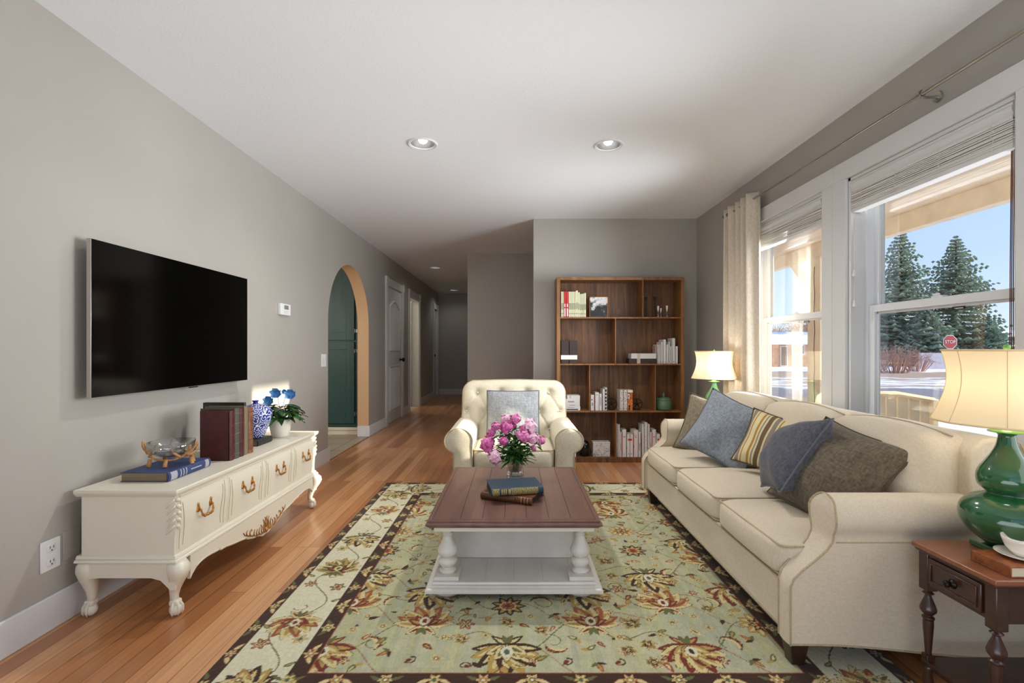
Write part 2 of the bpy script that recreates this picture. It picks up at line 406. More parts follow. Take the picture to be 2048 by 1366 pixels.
for z0, z1 in ((.15, 1.195), (1.215, 2.28)):
    d = O('door', MB().box(DX1 - .62, DX1, yf - .018, yf - .001, z0, z1), M['teal'], cab, bev=.003)
    p = MB()
    for xa, xb, za, zb in ((DX1 - .62, DX1 - .52, z0, z1), (DX1 - .1, DX1, z0, z1), (DX1 - .52, DX1 - .1, z0, z0 + .1), (DX1 - .52, DX1 - .1, z1 - .1, z1)): p.box(xa, xb, yf - .028, yf - .017, za, zb)
    O('frame', p, M['teal'], d, bev=.002)
    for zh in (z0 + .12, z1 - .12):
        O('hinge', MB().tube([(DX1 + .006, yf - .026, zh - .025), (DX1 + .006, yf - .026, zh + .025)], .005, 8).box(DX1, DX1 + .03, yf - .004, yf, zh - .022, zh + .022), M['nickel'], d)
light('kitchen_daylight', 'AREA', (KX - 1.6, 3.7, 1.6), 20, (1, .93, .82), aim=(.35, 1, -.1), shape='RECTANGLE', size=1.2, size_y=1.0)

# ---- doors of the hall
def casing(name, y0, y1, z, lbl=None):
    c = MB(); t = .018; wd = .10
    for a, b2 in ((y0 - wd, y0), (y1, y1 + wd)): c.box(XL, XL + t, a, b2, 0, z + .03)
    c.box(XL, XL + t, y0, y1, z, z + .11)
    for a, b2 in ((y0 - wd - .008, y0 + .004), (y1 - .004, y1 + wd + .008)): c.box(XL, XL + t + .008, a, b2, z, z + .125)
    for a, b2 in ((y0 + .0, y0 + .015), (y1 - .015, y1)): c.box(XL - WT, XL, a, b2, 0, z)
    c.box(XL - WT, XL, y0, y1, z - .015, z)
    for a, b2 in ((y0 - wd + .02, y0 - wd + .03), (y0 - .03, y0 - .02), (y1 + .02, y1 + .03), (y1 + wd - .03, y1 + wd - .02)): c.box(XL + t, XL + t + .003, a, b2, .14, z)
    return c
for i, (y0, y1, z) in enumerate(D):
    S('trim_%d' % (i + 1), casing('', y0, y1, z), M['trim'], bev=.002)
def panel_door(name, y0, y1, z, X):
    d = MB().box(X - .035, X, y0, y1, .008, z)
    t = S(name, d, M['trim'])
    w2 = y1 - y0
    def ring(pts, wd, h):
        q = MB(); n = len(pts); c = Vector((sum(p[0] for p in pts) / n, sum(p[1] for p in pts) / n))
        inn = []
        for p in pts:
            v = Vector(p) - c; inn.append((p[0] - wd * (1 if v.x > 0 else -1), p[1] - wd * (1 if v.y > 0 else -1)))
        for k in range(n):
            a, b2 = pts[k], pts[(k + 1) % n]; ai, bi = inn[k], inn[(k + 1) % n]
            am = ((a[0] + ai[0]) / 2, (a[1] + ai[1]) / 2); bm_ = ((b2[0] + bi[0]) / 2, (b2[1] + bi[1]) / 2)
            q.add([(X, *a), (X, *b2), (X + h, *bm_), (X + h, *am), (X, *ai), (X, *bi)], [(0, 1, 2, 3), (3, 2, 5, 4)])
        return q
    a0, a1 = y0 + .12, y1 - .12
    up = [(a0, 1.06), (a1, 1.06), (a1, 1.74)] + [(a1 + (a0 - a1) * k / 12, 1.74 + .10 * math.sin(PI * k / 12)) for k in range(1, 12)] + [(a0, 1.74)]
    lo = [(a0, .18), (a1, .18), (a1, .86), (a0, .86)]
    for pts, z0, z1 in ((up, 1.09, 1.72), (lo, .22, .82)):
        q = ring(pts, .04, .016)
        for k in range(1, 8):
            yy = a0 + .03 + (a1 - a0 - .06) * k / 8
            q.tube([(X + .001, yy, z0), (X + .001, yy, z1)], .008, 6)
        O('panel', q, M['trim'], t)
    return t
d1 = panel_door('door_1', D[0][0] + .016, D[0][1] - .016, 2.0, XL - .004)
kn = MB().lathe([(.001, 0), (.028, .001), (.028, .006), (.012, .012), (.012, .035), (.03, .045), (.034, .06), (.026, .075), (.001, .08)], (XL - .004, D[0][1] - .09, .93), 20, 'x')
O('door_handle', kn, M['darkmetal'], d1)
S('wall_light_seal', MB().box(XL - .5, XL - .48, 6.9, 7.95, 0, CEIL).box(XL - .5, XL - WT, 6.9, 6.92, 0, CEIL).box(XL - .5, XL - WT, 7.93, 7.95, 0, CEIL).box(XL - .5, XL - .48, 10.9, 11.6, 0, CEIL).box(XL - .5, XL - WT, 10.9, 10.92, 0, CEIL).box(XL - .5, XL - WT, 11.58, 11.6, 0, CEIL), M['wall'], smooth=False)  # unseen boxes behind the closed doors, added to keep sky light from leaking in
S('floor_light_seal', MB().box(XL - .5, XL, 6.92, 7.93, -.1, -.001).box(XL - .5, XL, 10.92, 11.58, -.1, -.001), M['wall'], smooth=False)
S('ceiling_light_seal', MB().box(XL - .5, XL - WT, 6.9, 7.95, CEIL, CEIL + .1).box(XL - .5, XL - WT, 10.9, 11.6, CEIL, CEIL + .1), M['wall'], smooth=False)
# second doorway: door swung open inwards, bright bathroom beyond
S('door_2', MB().box(XL - WT - .80, XL - WT, D[1][1] - .05, D[1][1] - .016, .01, 2.0), M['trim'], bev=.002)
S('wall_bathroom', MB().box(KX - 1.6, KX - 1.5, 8.3, 9.9, 0, CEIL).box(KX - 1.5, KX, 8.30, 8.36, 0, CEIL).box(KX - 1.5, KX, 9.84, 9.9, 0, CEIL), M['cream'], smooth=False)
S('floor_bathroom', MB().box(KX - 1.6, XL, 8.36, 9.84, -.1, -.001), M['tile'], smooth=False)
S('ceiling_bathroom', MB().box(KX - 1.6, KX, 8.3, 9.9, CEIL, CEIL + .1), M['ceiling'], smooth=False)
light('bathroom_light', 'POINT', (KX - .8, 9.0, 2.2), 16, (1, .93, .8), shadow_soft_size=.1)
van = T('vanity_cabinet', (KX - .25, 9.6, 0), 'dark bathroom vanity glimpsed through the narrow gap of the open doorway', 'cabinet')
O('body', MB().box(KX - .95, KX - .87, 8.6, 9.2, 0, .82), M['foot'], van, bev=.003)
O('counter', MB().box(KX - .97, KX - .82, 8.58, 9.22, .82, .85), M['porcelain'], van, bev=.004)
S('door_3', MB().box(XL - .07, XL - .035, D[2][0] + .016, D[2][1] - .016, .01, 2.0), M['trim'], bev=.002)
O('door_handle', MB().lathe([(.001, 0), (.025, .001), (.01, .01), (.01, .03), (.028, .04), (.028, .055), (.001, .065)], (XL - .035, D[2][0] + .09, .95), 16, 'x'), M['darkmetal'], bpy.data.objects['door_3'])

# ---- recessed ceiling lights
glow, nt, b = mk('lit_bulb'); b.inputs['Emission Color'].default_value = (1, .96, .9, 1); b.inputs['Emission Strength'].default_value = 4.0
M['can'] = plain('can_reflector', (120, 120, 120), .35, .3)
lab = {'left': 'recessed ceiling light with grey reflector, left one above the coffee table', 'right': 'recessed ceiling light with grey reflector, right one nearer the windows',
       'hall': 'small recessed light at the mouth of the dark hall ceiling', 'hallend': 'farthest recessed light at the very end of the hall ceiling'}
for x, y, w_ in cans:
    t = T('recessed_light', (x, y, CEIL), lab[w_], 'ceiling light', 'recessed ceiling lights')
    O('trim_ring', MB().lathe([(.098, CEIL), (.098, CEIL - .004), (.090, CEIL - .007), (.076, CEIL - .003), (.076, CEIL + .001)], (x, y, 0), 40, cap=False), M['vinyl'], t)
    O('reflector', MB().lathe([(.0765, CEIL - .002), (.074, CEIL + .03), (.062, CEIL + .07), (.045, CEIL + .09), (.001, CEIL + .092)], (x, y, 0), 40, cap=False), M['can'], t)
    O('bulb', MB().lathe([(.001, CEIL + .012), (.022, CEIL + .016), (.030, CEIL + .028), (.026, CEIL + .05), (.016, CEIL + .09)], (x, y + .016, 0), 24), glow, t)
    s = light('can_glow', 'SPOT', (x, y, CEIL + .006), 52 if y < 5 else 6, (1, .97, .93), aim=(0, 0, -1), spot_size=2.6, spot_blend=.8, shadow_soft_size=.04)

# ---- windows
def window(i, y0, y1):
    win = S('window_%d' % i, MB().box(XR, XO + .02, y0, y0 + .02, WZ0, WZ1).box(XR, XO + .02, y1 - .02, y1, WZ0, WZ1).box(XR, XO + .02, y0, y1, WZ1 - .02, WZ1).box(XR, XO + .02, y0, y1, WZ0, WZ0 + .025), M['trim'], bev=.002)
    a, b_ = y0 + .02, y1 - .02; zm = 1.325
    fr = MB()
    for q in ((a, a + .02), (b_ - .02, b_)): fr.box(XR + .075, XO + .01, *q, WZ0 + .02, WZ1 - .02)
    fr.box(XR + .075, XO + .01, a, b_, WZ1 - .045, WZ1 - .02)
    O('window_frame', fr, M['vinyl'], win, bev=.002)
    a += .02; b_ -= .02
    def sash(xa, xb, z0, z1, bt, tp, st=.042):
        m = MB().box(xa, xb, a, a + st, z0, z1).box(xa, xb, b_ - st, b_, z0, z1).box(xa, xb, a + st, b_ - st, z0, z0 + bt).box(xa, xb, a + st, b_ - st, z1 - tp, z1)
        m.box(xa + .014, xb - .004, a + st, a + st + .010, z0 + bt, z1 - tp).box(xa + .014, xb - .004, b_ - st - .010, b_ - st, z0 + bt, z1 - tp).box(xa + .014, xb - .004, a + st, b_ - st, z1 - tp - .012, z1 - tp)
        return m
    up = O('upper_sash', sash(XR + .115, XR + .145, zm - .02, WZ1 - .045, .045, .04, .036), M['vinyl'], win, bev=.002)
    lo = O('lower_sash', sash(XR + .085, XR + .114, WZ0 + .025, zm + .02, .05, .038), M['vinyl'], win, bev=.002)
    O('pane', MB().box(XR + .129, XR + .132, a + .036, b_ - .036, zm + .025, WZ1 - .085), M['glass'], up, smooth=False)
    O('pane', MB().box(XR + .102, XR + .105, a + .042, b_ - .042, WZ0 + .075, zm - .018), M['glass'], lo, smooth=False)
    O('sash_lock', MB().box(XR + .092, XR + .118, (a + b_) / 2 - .03, (a + b_) / 2 + .03, zm + .02, zm + .03).box(XR + .1, XR + .108, (a + b_) / 2 - .004, (a + b_) / 2 + .03, zm + .03, zm + .042), M['vinyl'], lo, bev=.002)
    return win, lo
wins = [window(i + 1, *w_) for i, w_ in enumerate(W)]
# maker's marking on the meeting rails (letters on a small dark label)
def text(body, size, loc, rot, mat, parent, ext=.0004, name='lettering', align='CENTER'):
    c = bpy.data.curves.new(name, 'FONT'); c.body = body; c.size = size; c.extrude = ext; c.align_x = align; c.align_y = 'CENTER'
    o = bpy.data.objects.new(name, c); COL.objects.link(o); c.materials.append(mat); o.rotation_euler = rot
    dg = bpy.context.evaluated_depsgraph_get(); me = bpy.data.meshes.new_from_object(o.evaluated_get(dg)); bpy.data.objects.remove(o)
    me.name = name; o = bpy.data.objects.new(name, me); COL.objects.link(o); o.rotation_euler = rot
    if not me.materials: me.materials.append(mat)
    o.parent = parent; o.location = Vector(loc) - (woff(parent) if parent else Vector((0, 0, 0)))
    return o
for k_, (yy, zz) in enumerate(((3.33, 1.2885), (2.215, 1.2885))):
    lo_ = wins[0 if k_ == 0 else 1][1]; q = XR + .0985
    tg = O('maker_tag', MB().box(q - .0006, q + .001, yy - .105, yy - .045, zz - .006, zz + .007), M['black'], lo_, smooth=False)
    O('tag_lettering', MB().box(q - .001, q, yy - .098, yy - .052, zz - .0005, zz + .0015).box(q - .001, q, yy - .096, yy - .06, zz - .0035, zz - .002), M['vinyl'], tg, smooth=False)
    text('AMSCO', .014, (q - .0006, yy, zz), (PI / 2, 0, -PI / 2), M['black'], lo_, .0002, name='maker_lettering')
# casings round the windows
cs = MB(); xa = XR - .018
ZT = 2.16
cs.box(xa, XR, W[2][0] - .11, (W[1][1] + W[0][0]) / 2 - .0015, WZ1, ZT).box(xa, XR, (W[1][1] + W[0][0]) / 2 + .0015, W[0][1] + .1, WZ1, ZT)
for y0, y1 in ((W[1][1], 2.8165), (2.8195, W[0][0]), (W[2][1], 1.681), (1.685, W[1][0]), (W[0][1], W[0][1] + .1), (W[2][0] - .11, W[2][0])): cs.box(xa, XR, y0, y1, WZ0 - .12, WZ1)
cs.box(xa - .03, XR, W[2][0] - .13, W[0][1] + .12, WZ0 - .03, WZ0).box(xa, XR, W[2][0], W[0][1], WZ0 - .12, WZ0 - .03)
S('trim_windows', cs, M['trim'], bev=.002)

# ---- blinds
def blind(y0, y1, lbl, cords):
    ya, yb = y0 + .024, y1 - .024; X0 = XR - .004
    t = T('window_blind', (XR + .03, (y0 + y1) / 2, 2.0), lbl, 'blind', 'raised white window blinds')
    pr = [(X0, 2.032), (X0 + .006, 2.038), (X0 + .016, 2.038), (X0 + .016, 1.972), (X0 + .004, 1.972), (X0 + .001, 1.980), (X0 + .005, 1.992), (X0 - .002, 2.005), (X0 - .002, 2.018), (X0 + .004, 2.026)]
    O('valance', MB().prism(pr, 'y', ya, yb), M['trim'], t)
    O('headrail', MB().box(X0 + .017, X0 + .07, ya, yb, 1.990, 2.034), M['slat'], t, bev=.002)
    s = MB(); n = 12
    rnd = random.Random(3 + int(y0 * 10))
    lad = [ya + (yb - ya) * q for q in (.09, .36, .64, .91)]
    for k in range(n):
        z = 1.976 - .0088 * k
        ph = rnd.uniform(0, 6); am = rnd.uniform(.0003, .0016); tl = rnd.uniform(-.0012, .0012); jx = rnd.uniform(-.003, .003)
        nu = 24; vs_ = []
        for i2 in range(nu + 1):
            u = i2 / nu; y = ya + (yb - ya) * u; dz = am * math.sin(ph + u * 9) + tl * (u - .5)
            for (xx, zz) in ((.002, -.0032), (.028, .0002), (.050, -.0012), (.050, .0018), (.028, .0042), (.002, .0026)): vs_.append((X0 + xx + jx, y, z + dz + zz))
        s.add(vs_, [(6 * i2 + q, 6 * i2 + (q + 1) % 6, 6 * i2 + 6 + (q + 1) % 6, 6 * i2 + 6 + q) for i2 in range(nu) for q in range(6)] + [(5, 4, 3, 2, 1, 0), tuple(6 * nu + q for q in range(6))])
    O('slats', s, M['slat'], t)
    for y in lad:
        for dx in (.0, .052):
            pts = []
            for k in range(26): pts.append((X0 + dx + rnd.uniform(-.002, .001), y + rnd.uniform(-.007, .007), 1.99 - .0045 * k))
            O('ladder_cord', MB().tube(pts, .0013, 5), M['slat'], t)
    O('bottom_rail', MB().box(X0 + .001, X0 + .056, ya, yb, 1.862, 1.878), M['trim'], t, bev=.003)
    if cords:
        for dy, zt in ((-.012, 1.525), (-.014, 1.357)):
            c = O('pull_cord', MB().tube([(X0 + .012, yb + dy, 1.97), (X0 + .012, yb + dy, zt)], .0012, 5), M['slat'], t)
            O('tassel', MB().lathe([(.001, .02), (.005, .018), (.006, .004), (.009, -.004), (.009, -.018), (.001, -.022)], (X0 + .012, yb + dy, zt), 12), M['whiteplastic'], c)
    cm = MB()
    for q, dz in ((.018, .72), (.026, .70), (.033, .74)):
        cm.tube([(X0 + .022 + q * .3, ya + q, 1.87), (X0 + .02 + q * .35, ya + q * 1.15, 1.4), (X0 + .024, ya + q, dz)], .0017, 5)
    O('lift_cord', cm, M['cord'], t, label='thin dark reddish brown cords')
    return t
blind(*W[1], 'raised white blind with stacked slats in the large near window', True)
blind(*W[0], 'raised white blind in the far window beside the curtain', False)

# ---- curtain and rod
RX, RZ = 1.79, 2.23
rod = T('curtain_rod', (RX, 2.5, RZ), 'thin brushed nickel curtain rod running above both windows', 'curtain rod')
O('rod', MB().tube([(RX, .4, RZ), (RX, 2.12, RZ)], .0105, 14).tube([(RX, 2.1, RZ), (RX, 4.10, RZ)], .008, 14), M['nickel'], rod)
O('finial', MB().lathe([(.008, 0), (.017, .004), (.017, .02), (.012, .026), (.001, .03)], (RX, 4.10, RZ), 16, 'y'), M['darkmetal'], rod)
for y in (2.13, .5, 4.06):
    O('bracket', MB().tube([(XR - .001, y, RZ - .012), (RX + .02, y, RZ - .016), (RX, y, RZ - .012)], .006, 10).lathe([(.001, -.003), (.024, -.002), (.022, -.009), (.001, -.011)], (XR, y, RZ - .012), 20, 'x').lathe([(.016, -.008), (.016, .008)], (RX, y, RZ), 16, 'y'), M['nickel'], rod)
def curtain_fn(u, v):
    y = 3.57 + .50 * u
    k = 4.5
    amp = .032 + .006 * math.sin(u * 7)
    yy = 3.57 + .50 * (u + .015 * math.sin(v * 3 + u * 9) * v)
    x = 1.785 + amp * math.sin(u * k * 2 * PI + .5 + .25 * v) * (1 - .15 * v) + .008 * math.sin(u * 23 + v * 2)
    return (x, yy - .02 * v * math.sin(u * 5), 2.275 - (2.275 - .015) * v)
c = MB().grid(curtain_fn, 110, 40)
cu = O('curtain', c, M['curtain'], None, label='beige linen curtain panel hanging between the wall corner and far window', cat='curtain', smooth='all')
sm = cu.modifiers.new('thick', 'SOLIDIFY'); sm.thickness = .003; sm.offset = 0

# ---- small wall fittings
t = T('thermostat', (XL, 3.83, 1.415), 'small white thermostat on the grey wall left of the arch', 'thermostat')
O('case', MB().box(XL, XL + .026, 3.745, 3.91, 1.372, 1.462), M['whiteplastic'], t, bev=.004)
O('display', MB().box(XL + .026, XL + .0275, 3.80, 3.87, 1.418, 1.45), plain('lcd', (120, 130, 122), .3), t)
O('button', MB().box(XL + .026, XL + .029, 3.80, 3.86, 1.388, 1.396).box(XL + .026, XL + .029, 3.80, 3.86, 1.402, 1.409), M['trim'], t)
t = T('light_switch', (XL, 4.64, 1.0), 'white light switch beside the left edge of the arch', 'light switch')
O('plate', MB().box(XL, XL + .006, 4.585, 4.70, .935, 1.055), M['whiteplastic'], t, bev=.002)
for y in (4.615, 4.67): O('rocker', MB().box(XL + .006, XL + .0085, y - .016, y + .016, .962, 1.028), M['trim'], t, bev=.001)
t = T('wall_outlet', (XL, 1.908, .295), 'white electrical outlet plate low on the wall left of the cream console', 'outlet')
O('plate', MB().box(XL, XL + .006, 1.867, 1.949, .235, .356), M['whiteplastic'], t, bev=.003)
for z in (.268, .322):
    q = O('socket', MB().blob((XL + .006, 1.908, z), (.004, .018, .016), 6, 4, 4), M['trim'], t)
    s = MB()
    for dy in (-.007, .007): s.box(XL + .0095, XL + .0105, 1.908 + dy - .0012, 1.908 + dy + .0012, z - .001, z + .009)
    s.lathe([(.0028, .0095), (.0028, .0105)], (XL, 1.908, z - .008), 10, 'x')
    O('slot', s, M['black'], q)
t = O('blank_plate', MB().box(XL, XL + .004, 1.962, 2.04, .245, .362), M['wall'], None, bev=.002, label='blank painted wall plate half hidden behind the cream console', cat='wall plate')

# ================================================================ OUTSIDE
GZ = -.6
def ground_material():
    m, nt, b = mk('street_and_snow'); b.inputs['Roughness'].default_value = .9
    t = N(nt, 'TexCoord'); s = N(nt, 'SeparateXYZ'); nt.links.new(t.outputs['Object'], s.inputs[0])
    n = N(nt, 'TexNoise', ins={'Scale': .35, 'Detail': 8, 'Roughness': .65}); nt.links.new(t.outputs['Object'], n.inputs['Vector'])
    # noise shifts the edges of the bands
    a = N(nt, 'MapRange', ins={1: .2, 2: .8, 3: -.10, 4: .10}); nt.links.new(n.outputs[0], a.inputs[0])
    lg = N(nt, 'Math', operation='DIVIDE'); lg.inputs[0].default_value = 10; nt.links.new(s.outputs['Y'], lg.inputs[1])
    sm_ = N(nt, 'Math', operation='MULTIPLY_ADD'); nt.links.new(a.outputs[0], sm_.inputs[0]); nt.links.new(lg.outputs[0], sm_.inputs[1]); nt.links.new(lg.outputs[0], sm_.inputs[2])
    # 10/Y: .2 = 50 m ... 1 = 10 m
    sn = rgb((234, 236, 244)); gr = rgb((150, 112, 70)); asp = rgb((158, 134, 116)); asd = rgb((116, 112, 122)); rd = rgb((150, 100, 74))
    st = [(0, gr), (.205, gr), (.215, sn), (.275, sn), (.285, asp), (.345, asp), (.36, sn), (.375, gr), (.395, sn), (.415, gr), (.43, sn), (.46, gr), (.475, sn), (.49, asd), (.58, asd), (.61, asp), (.72, asp), (.76, rd), (.84, gr), (.88, sn), (1.0, sn)]
    nt.links.new(ramp(nt, sm_.outputs[0], st), b.inputs['Base Color'])
    return m
S('ground', MB().box(XO + .02, 140, -30, 160, GZ - .2, GZ), ground_material(), smooth=False)
S('porch_floor', MB().box(XO, 5.3, -3, 9.2, GZ + .02, -.12), M['asphalt'], smooth=False)
BX = 5.2
S('porch_roof', MB().box(XO - .02, BX + .12, -3, 14, 1.109 + .348 * BX, 1.109 + .348 * BX + .1), M['porch'], smooth=False)
bz0 = 1.109 + .302 * BX
pb = MB().box(BX, BX + .14, -3, 14, bz0, 1.109 + .348 * BX)
S('porch_beam', pb, M['porch'], bev=.004)
PY = 8.55
pp = S('porch_column', MB().box(BX - .02, BX + .17, PY - .35, PY, GZ, bz0), M['porch'], bev=.004)
bp = [(PY + .02, bz0 - .66), (PY + .62, bz0), (PY + .36, bz0), (PY - .0, bz0 - .42)]
O('brace', MB().prism([(PY, bz0 - .66), (PY + .62, bz0), (PY + .36, bz0), (PY, bz0 - .40)], 'x', BX + .02, BX + .13), M['porch'], pp, bev=.004)
O('crack', MB().tube([(BX - .021, PY - .20 + .012 * math.sin(k * 1.7), GZ + .4 + k * .16) for k in range(18)], .007, 5), plain('post_crack', (110, 84, 60), .9), pp)
for y in (3.7, 4.6):
    O('porch_hook', MB().tube([(BX + .05, y, bz0 + .002), (BX + .05, y, bz0 - .03), (BX + .05, y + .025, bz0 - .06), (BX + .05, y + .02, bz0 - .09), (BX + .05, y - .02, bz0 - .09), (BX + .05, y - .03, bz0 - .07)], .004, 6), M['nickel'], None,
      label='small metal hook under the porch beam, %s one seen through the near window' % ('right' if y < 4 else 'left'), cat='hook', group='hooks under the porch beam')
# unseen wall added to keep the low sun off the near windows
S('sun_block_wall', MB().box(11.8, 12.4, -9, 1.80, GZ, 6.5), M['porch'], smooth=False)

# porch chair: curved slatted back
ch = T('porch_chair', (3.2, 4.1, -.12), 'cream slatted garden chair standing on the porch outside the near window', 'chair')
cxx = 3.03
bk = MB()
for k in range(9):
    x = 2.62 + .095 * k
    zt = .70 + .03 * math.sin(PI * k / 8) - .0
    bk.box(x, x + .085, 4.02, 4.035, .2, zt)
O('back_slats', bk, M['porch'], ch, bev=.003)
O('top_rail', MB().tube([(2.55, 4.0, .66), (2.85, 4.0, .735), (3.15, 4.0, .735), (3.47, 4.0, .68)], .022, 8), M['porch'], ch)
O('seat', MB().box(2.58, 3.46, 4.05, 4.5, .26, .29), M['porch'], ch, bev=.004)
for x, y, zt in ((2.57, 4.0, .68), (3.47, 4.0, .69), (2.57, 4.48, .45), (3.47, 4.48, .45)):
    O('leg', MB().box(x - .022, x + .022, y - .02, y + .03, -.118, zt), M['porch'], ch, bev=.003)
for x in (2.57, 3.47): O('armrest', MB().box(x - .035, x + .035, 4.0, 4.55, .45, .475), M['porch'], ch, bev=.004)

# stop sign
sx, sy, sz = (1900 - CX) * 25.9 / F, 25.9, H + 13 * 25.9 / F
st = T('stop_sign', (sx, sy, GZ), 'red octagonal stop sign on a grey post across the street', 'road sign')
O('post', MB().box(sx - .03, sx + .03, sy + .01, sy + .05, GZ, sz + .3), plain('post_grey', (110, 108, 112), .5, .5), st)
oc = [(sx + .40 * math.cos(PI / 8 + k * PI / 4), sz + .40 * math.sin(PI / 8 + k * PI / 4)) for k in range(8)]
ic = [(sx + .365 * math.cos(PI / 8 + k * PI / 4), sz + .365 * math.sin(PI / 8 + k * PI / 4)) for k in range(8)]
O('sign_plate', MB().prism(oc, 'y', sy - .006, sy), plain('sign_white', (235, 235, 235), .5), st, smooth=False)
O('sign_face', MB().prism(ic, 'y', sy - .010, sy - .004), plain('sign_red', (176, 34, 42), .5), st, smooth=False)
text('STOP', .235, (sx, sy - .014, sz), (PI / 2, 0, 0), plain('sign_letters', (240, 240, 240), .5), st, .002)

# trees
def spruce(px, py_top, Y, rad, lbl, seed, base_z=GZ, low=.12):
    rnd = random.Random(seed)
    x = (px - CX) * Y / F; top = H - (py_top - CY) * Y / F; h = top - base_z
    t = T('spruce_tree', (x, Y, base_z), lbl, 'tree', 'spruces across the street')
    O('trunk', MB().lathe([(.28, 0), (.2, h * .4), (.05, h * .97)], (x, Y, base_z), 8), M['bark'], t)
    fol = MB()
    nl = 34
    for i in range(nl):
        f = i / (nl - 1)
        z = base_z + h * (low + (1 - low) * f ** .9)
        R = rad * (1 - f) ** .75 * rnd.uniform(.78, 1.12) + .12
        nb = int(17 - 8 * f)
        for k in range(nb):
            a = 2 * PI * (k + rnd.random()) / nb; L = R * rnd.uniform(.65, 1.12)
            d = Vector((math.cos(a), math.sin(a), 0)); sd = Vector((-d.y, d.x, 0))
            seg = max(3, int(L / .35))
            for q in range(seg):
                u = (q + .7) / seg
                p = Vector((x, Y, z)) + d * (L * u) + Vector((0, 0, -.28 * L * u + .22 * L * u * u * 1.1))
                wd = (.30 * (1 - u * .6) + .1) * rnd.uniform(.7, 1.3) * (L / 2.2) ** .5
                for s_ in (-1, 1):
                    e = p + sd * (s_ * wd) + d * (.30 * wd) + Vector((0, 0, -.25 * wd - rnd.random() * .12))
                    th = .11 * rnd.uniform(.6, 1.3)
                    fol.add([p - d * .16, p + d * .18, p + Vector((0, 0, th)), p - Vector((0, 0, th)), e], [(0, 2, 4), (2, 1, 4), (1, 3, 4), (3, 0, 4)])
    O('foliage', fol, M['tree'], t, smooth=False)
    return t
spruce(1802, 462, 49, 4.2, 'tall bluish spruce, left one of the two rising beside the stop sign', 1)
spruce(1912, 474, 50, 4.8, 'tall wide spruce, right one of the two behind the stop sign', 2)
spruce(1850, 618, 47, 3.4, 'lower dark spruce filling the gap between the two tall spruces', 3)
spruce(1975, 640, 47, 2.2, 'smallest dark spruce at the right end, beside the far houses', 4)
spruce(1752, 585, 52, 3.6, 'dark spruce at the left edge of the near window view', 8)
def bare_bush(px, Y, h, r, lbl, seed, col):
    rnd = random.Random(seed); x = (px - CX) * Y / F; m = MB()
    for k in range(70):
        a = rnd.uniform(0, 2 * PI); rr = r * rnd.random() ** .6; hh = h * rnd.uniform(.6, 1)
        p = Vector((x + rr * .5 * math.cos(a), Y + rr * .5 * math.sin(a), GZ)); q = p + Vector((rr * .4 * math.cos(a), rr * .4 * math.sin(a), hh * .5)); s_ = p + Vector((rr * .6 * math.cos(a + .3), rr * .6 * math.sin(a + .3), hh * (1 - .3 * (rr / r) ** 2)))
        m.tube([p, q, s_], [.02, .014, .006], 4)
        for j in range(4):
            e = s_ + Vector((rnd.uniform(-.4, .4), rnd.uniform(-.4, .4), rnd.uniform(-.5, .25))); m.tube([q.lerp(s_, rnd.uniform(.3, .9)), e], [.010, .005], 4)
    return O('bare_bush', m, col, None, label=lbl, cat='bush', group='bare bushes across the street', loc=(x, Y, GZ))
tw = plain('bare_twigs', (178, 142, 128), .9)
bare_bush(1790, 34, 2.2, 1.6, 'leafless pinkish brown bush at the street edge below the spruces', 5, tw)
bare_bush(1752, 38, 1.9, 1.3, 'smaller leafless bush left of the large pinkish one', 6, tw)
bare_bush(1832, 36, 1.6, 1.0, 'low leafless bush by the pale fence', 7, tw)
fn = T('garden_fence', ((1880 - CX) * 40 / F, 40, GZ), 'pale board fence behind the stop sign post', 'fence')
x0, x1 = (1838 - CX) * 40 / F, (2010 - CX) * 40 / F
O('boards', MB().box(x0, x1, 40, 40.05, GZ, .75), plain('pale_boards', (190, 184, 190), .8, var=.06, vs=3), fn, smooth=False)
pm_ = MB()
# houses
brick = plain('house_brick', (196, 152, 118), .9, var=.12, vs=2)
def house(px0, px1, Y, ze, zr, lbl, mat, door=None, wnd=(), roofm=None, depth=7, snow=True):
    xa, xb = (px0 - CX) * Y / F, (px1 - CX) * Y / F
    t = T('house', ((xa + xb) / 2, Y, GZ), lbl, 'house', 'houses across the street')
    O('wall', MB().box(xa, xb, Y, Y + depth, GZ, ze), mat, t, smooth=False)
    ov = .5
    pr = [(Y - ov, ze - .15), (Y + depth / 2, zr), (Y + depth + ov, ze - .15), (Y + depth + ov, ze), (Y + depth / 2, zr + .18), (Y - ov, ze)]
    O('roof', MB().prism(pr, 'x', xa - .4, xb + .4), roofm or M['snow'], t, smooth=False)
    for (a, b2, z0, z1) in wnd:
        a, b2 = (a - CX) * Y / F, (b2 - CX) * Y / F
        f = O('window', MB().box(a, b2, Y - .05, Y + .01, z0, z1), M['trim'], t, bev=.01)
        q = MB(); n = 3
        for k in range(n): q.box(a + .08 + (b2 - a - .16) * k / n + .03, a + .08 + (b2 - a - .16) * (k + 1) / n - .03, Y - .07, Y - .04, z0 + .1, z1 - .1)
        O('pane', q, plain('far_glass', (120, 112, 108), .15), f, smooth=False)
    if door:
        a, b2, z1 = door; a, b2 = (a - CX) * Y / F, (b2 - CX) * Y / F
        f = O('door', MB().box(a, b2, Y - .05, Y + .01, GZ, z1), M['trim'], t, bev=.01)
        O('door_panel', MB().box(a + .1, b2 - .1, Y - .07, Y - .04, GZ + .15, z1 - .1), plain('far_door', (128, 108, 92), .6), f)
    return t
house(1545, 1660, 45, 1.62, 2.6, 'brown brick house with snowy roof seen through the far window', brick, (1560, 1575, 1.35), [(1583, 1609, .5, 1.45)])
house(1470, 1538, 43, 1.7, 3.3, 'brown house wing with steep snowy roof left of the brick house', brick, None, [])
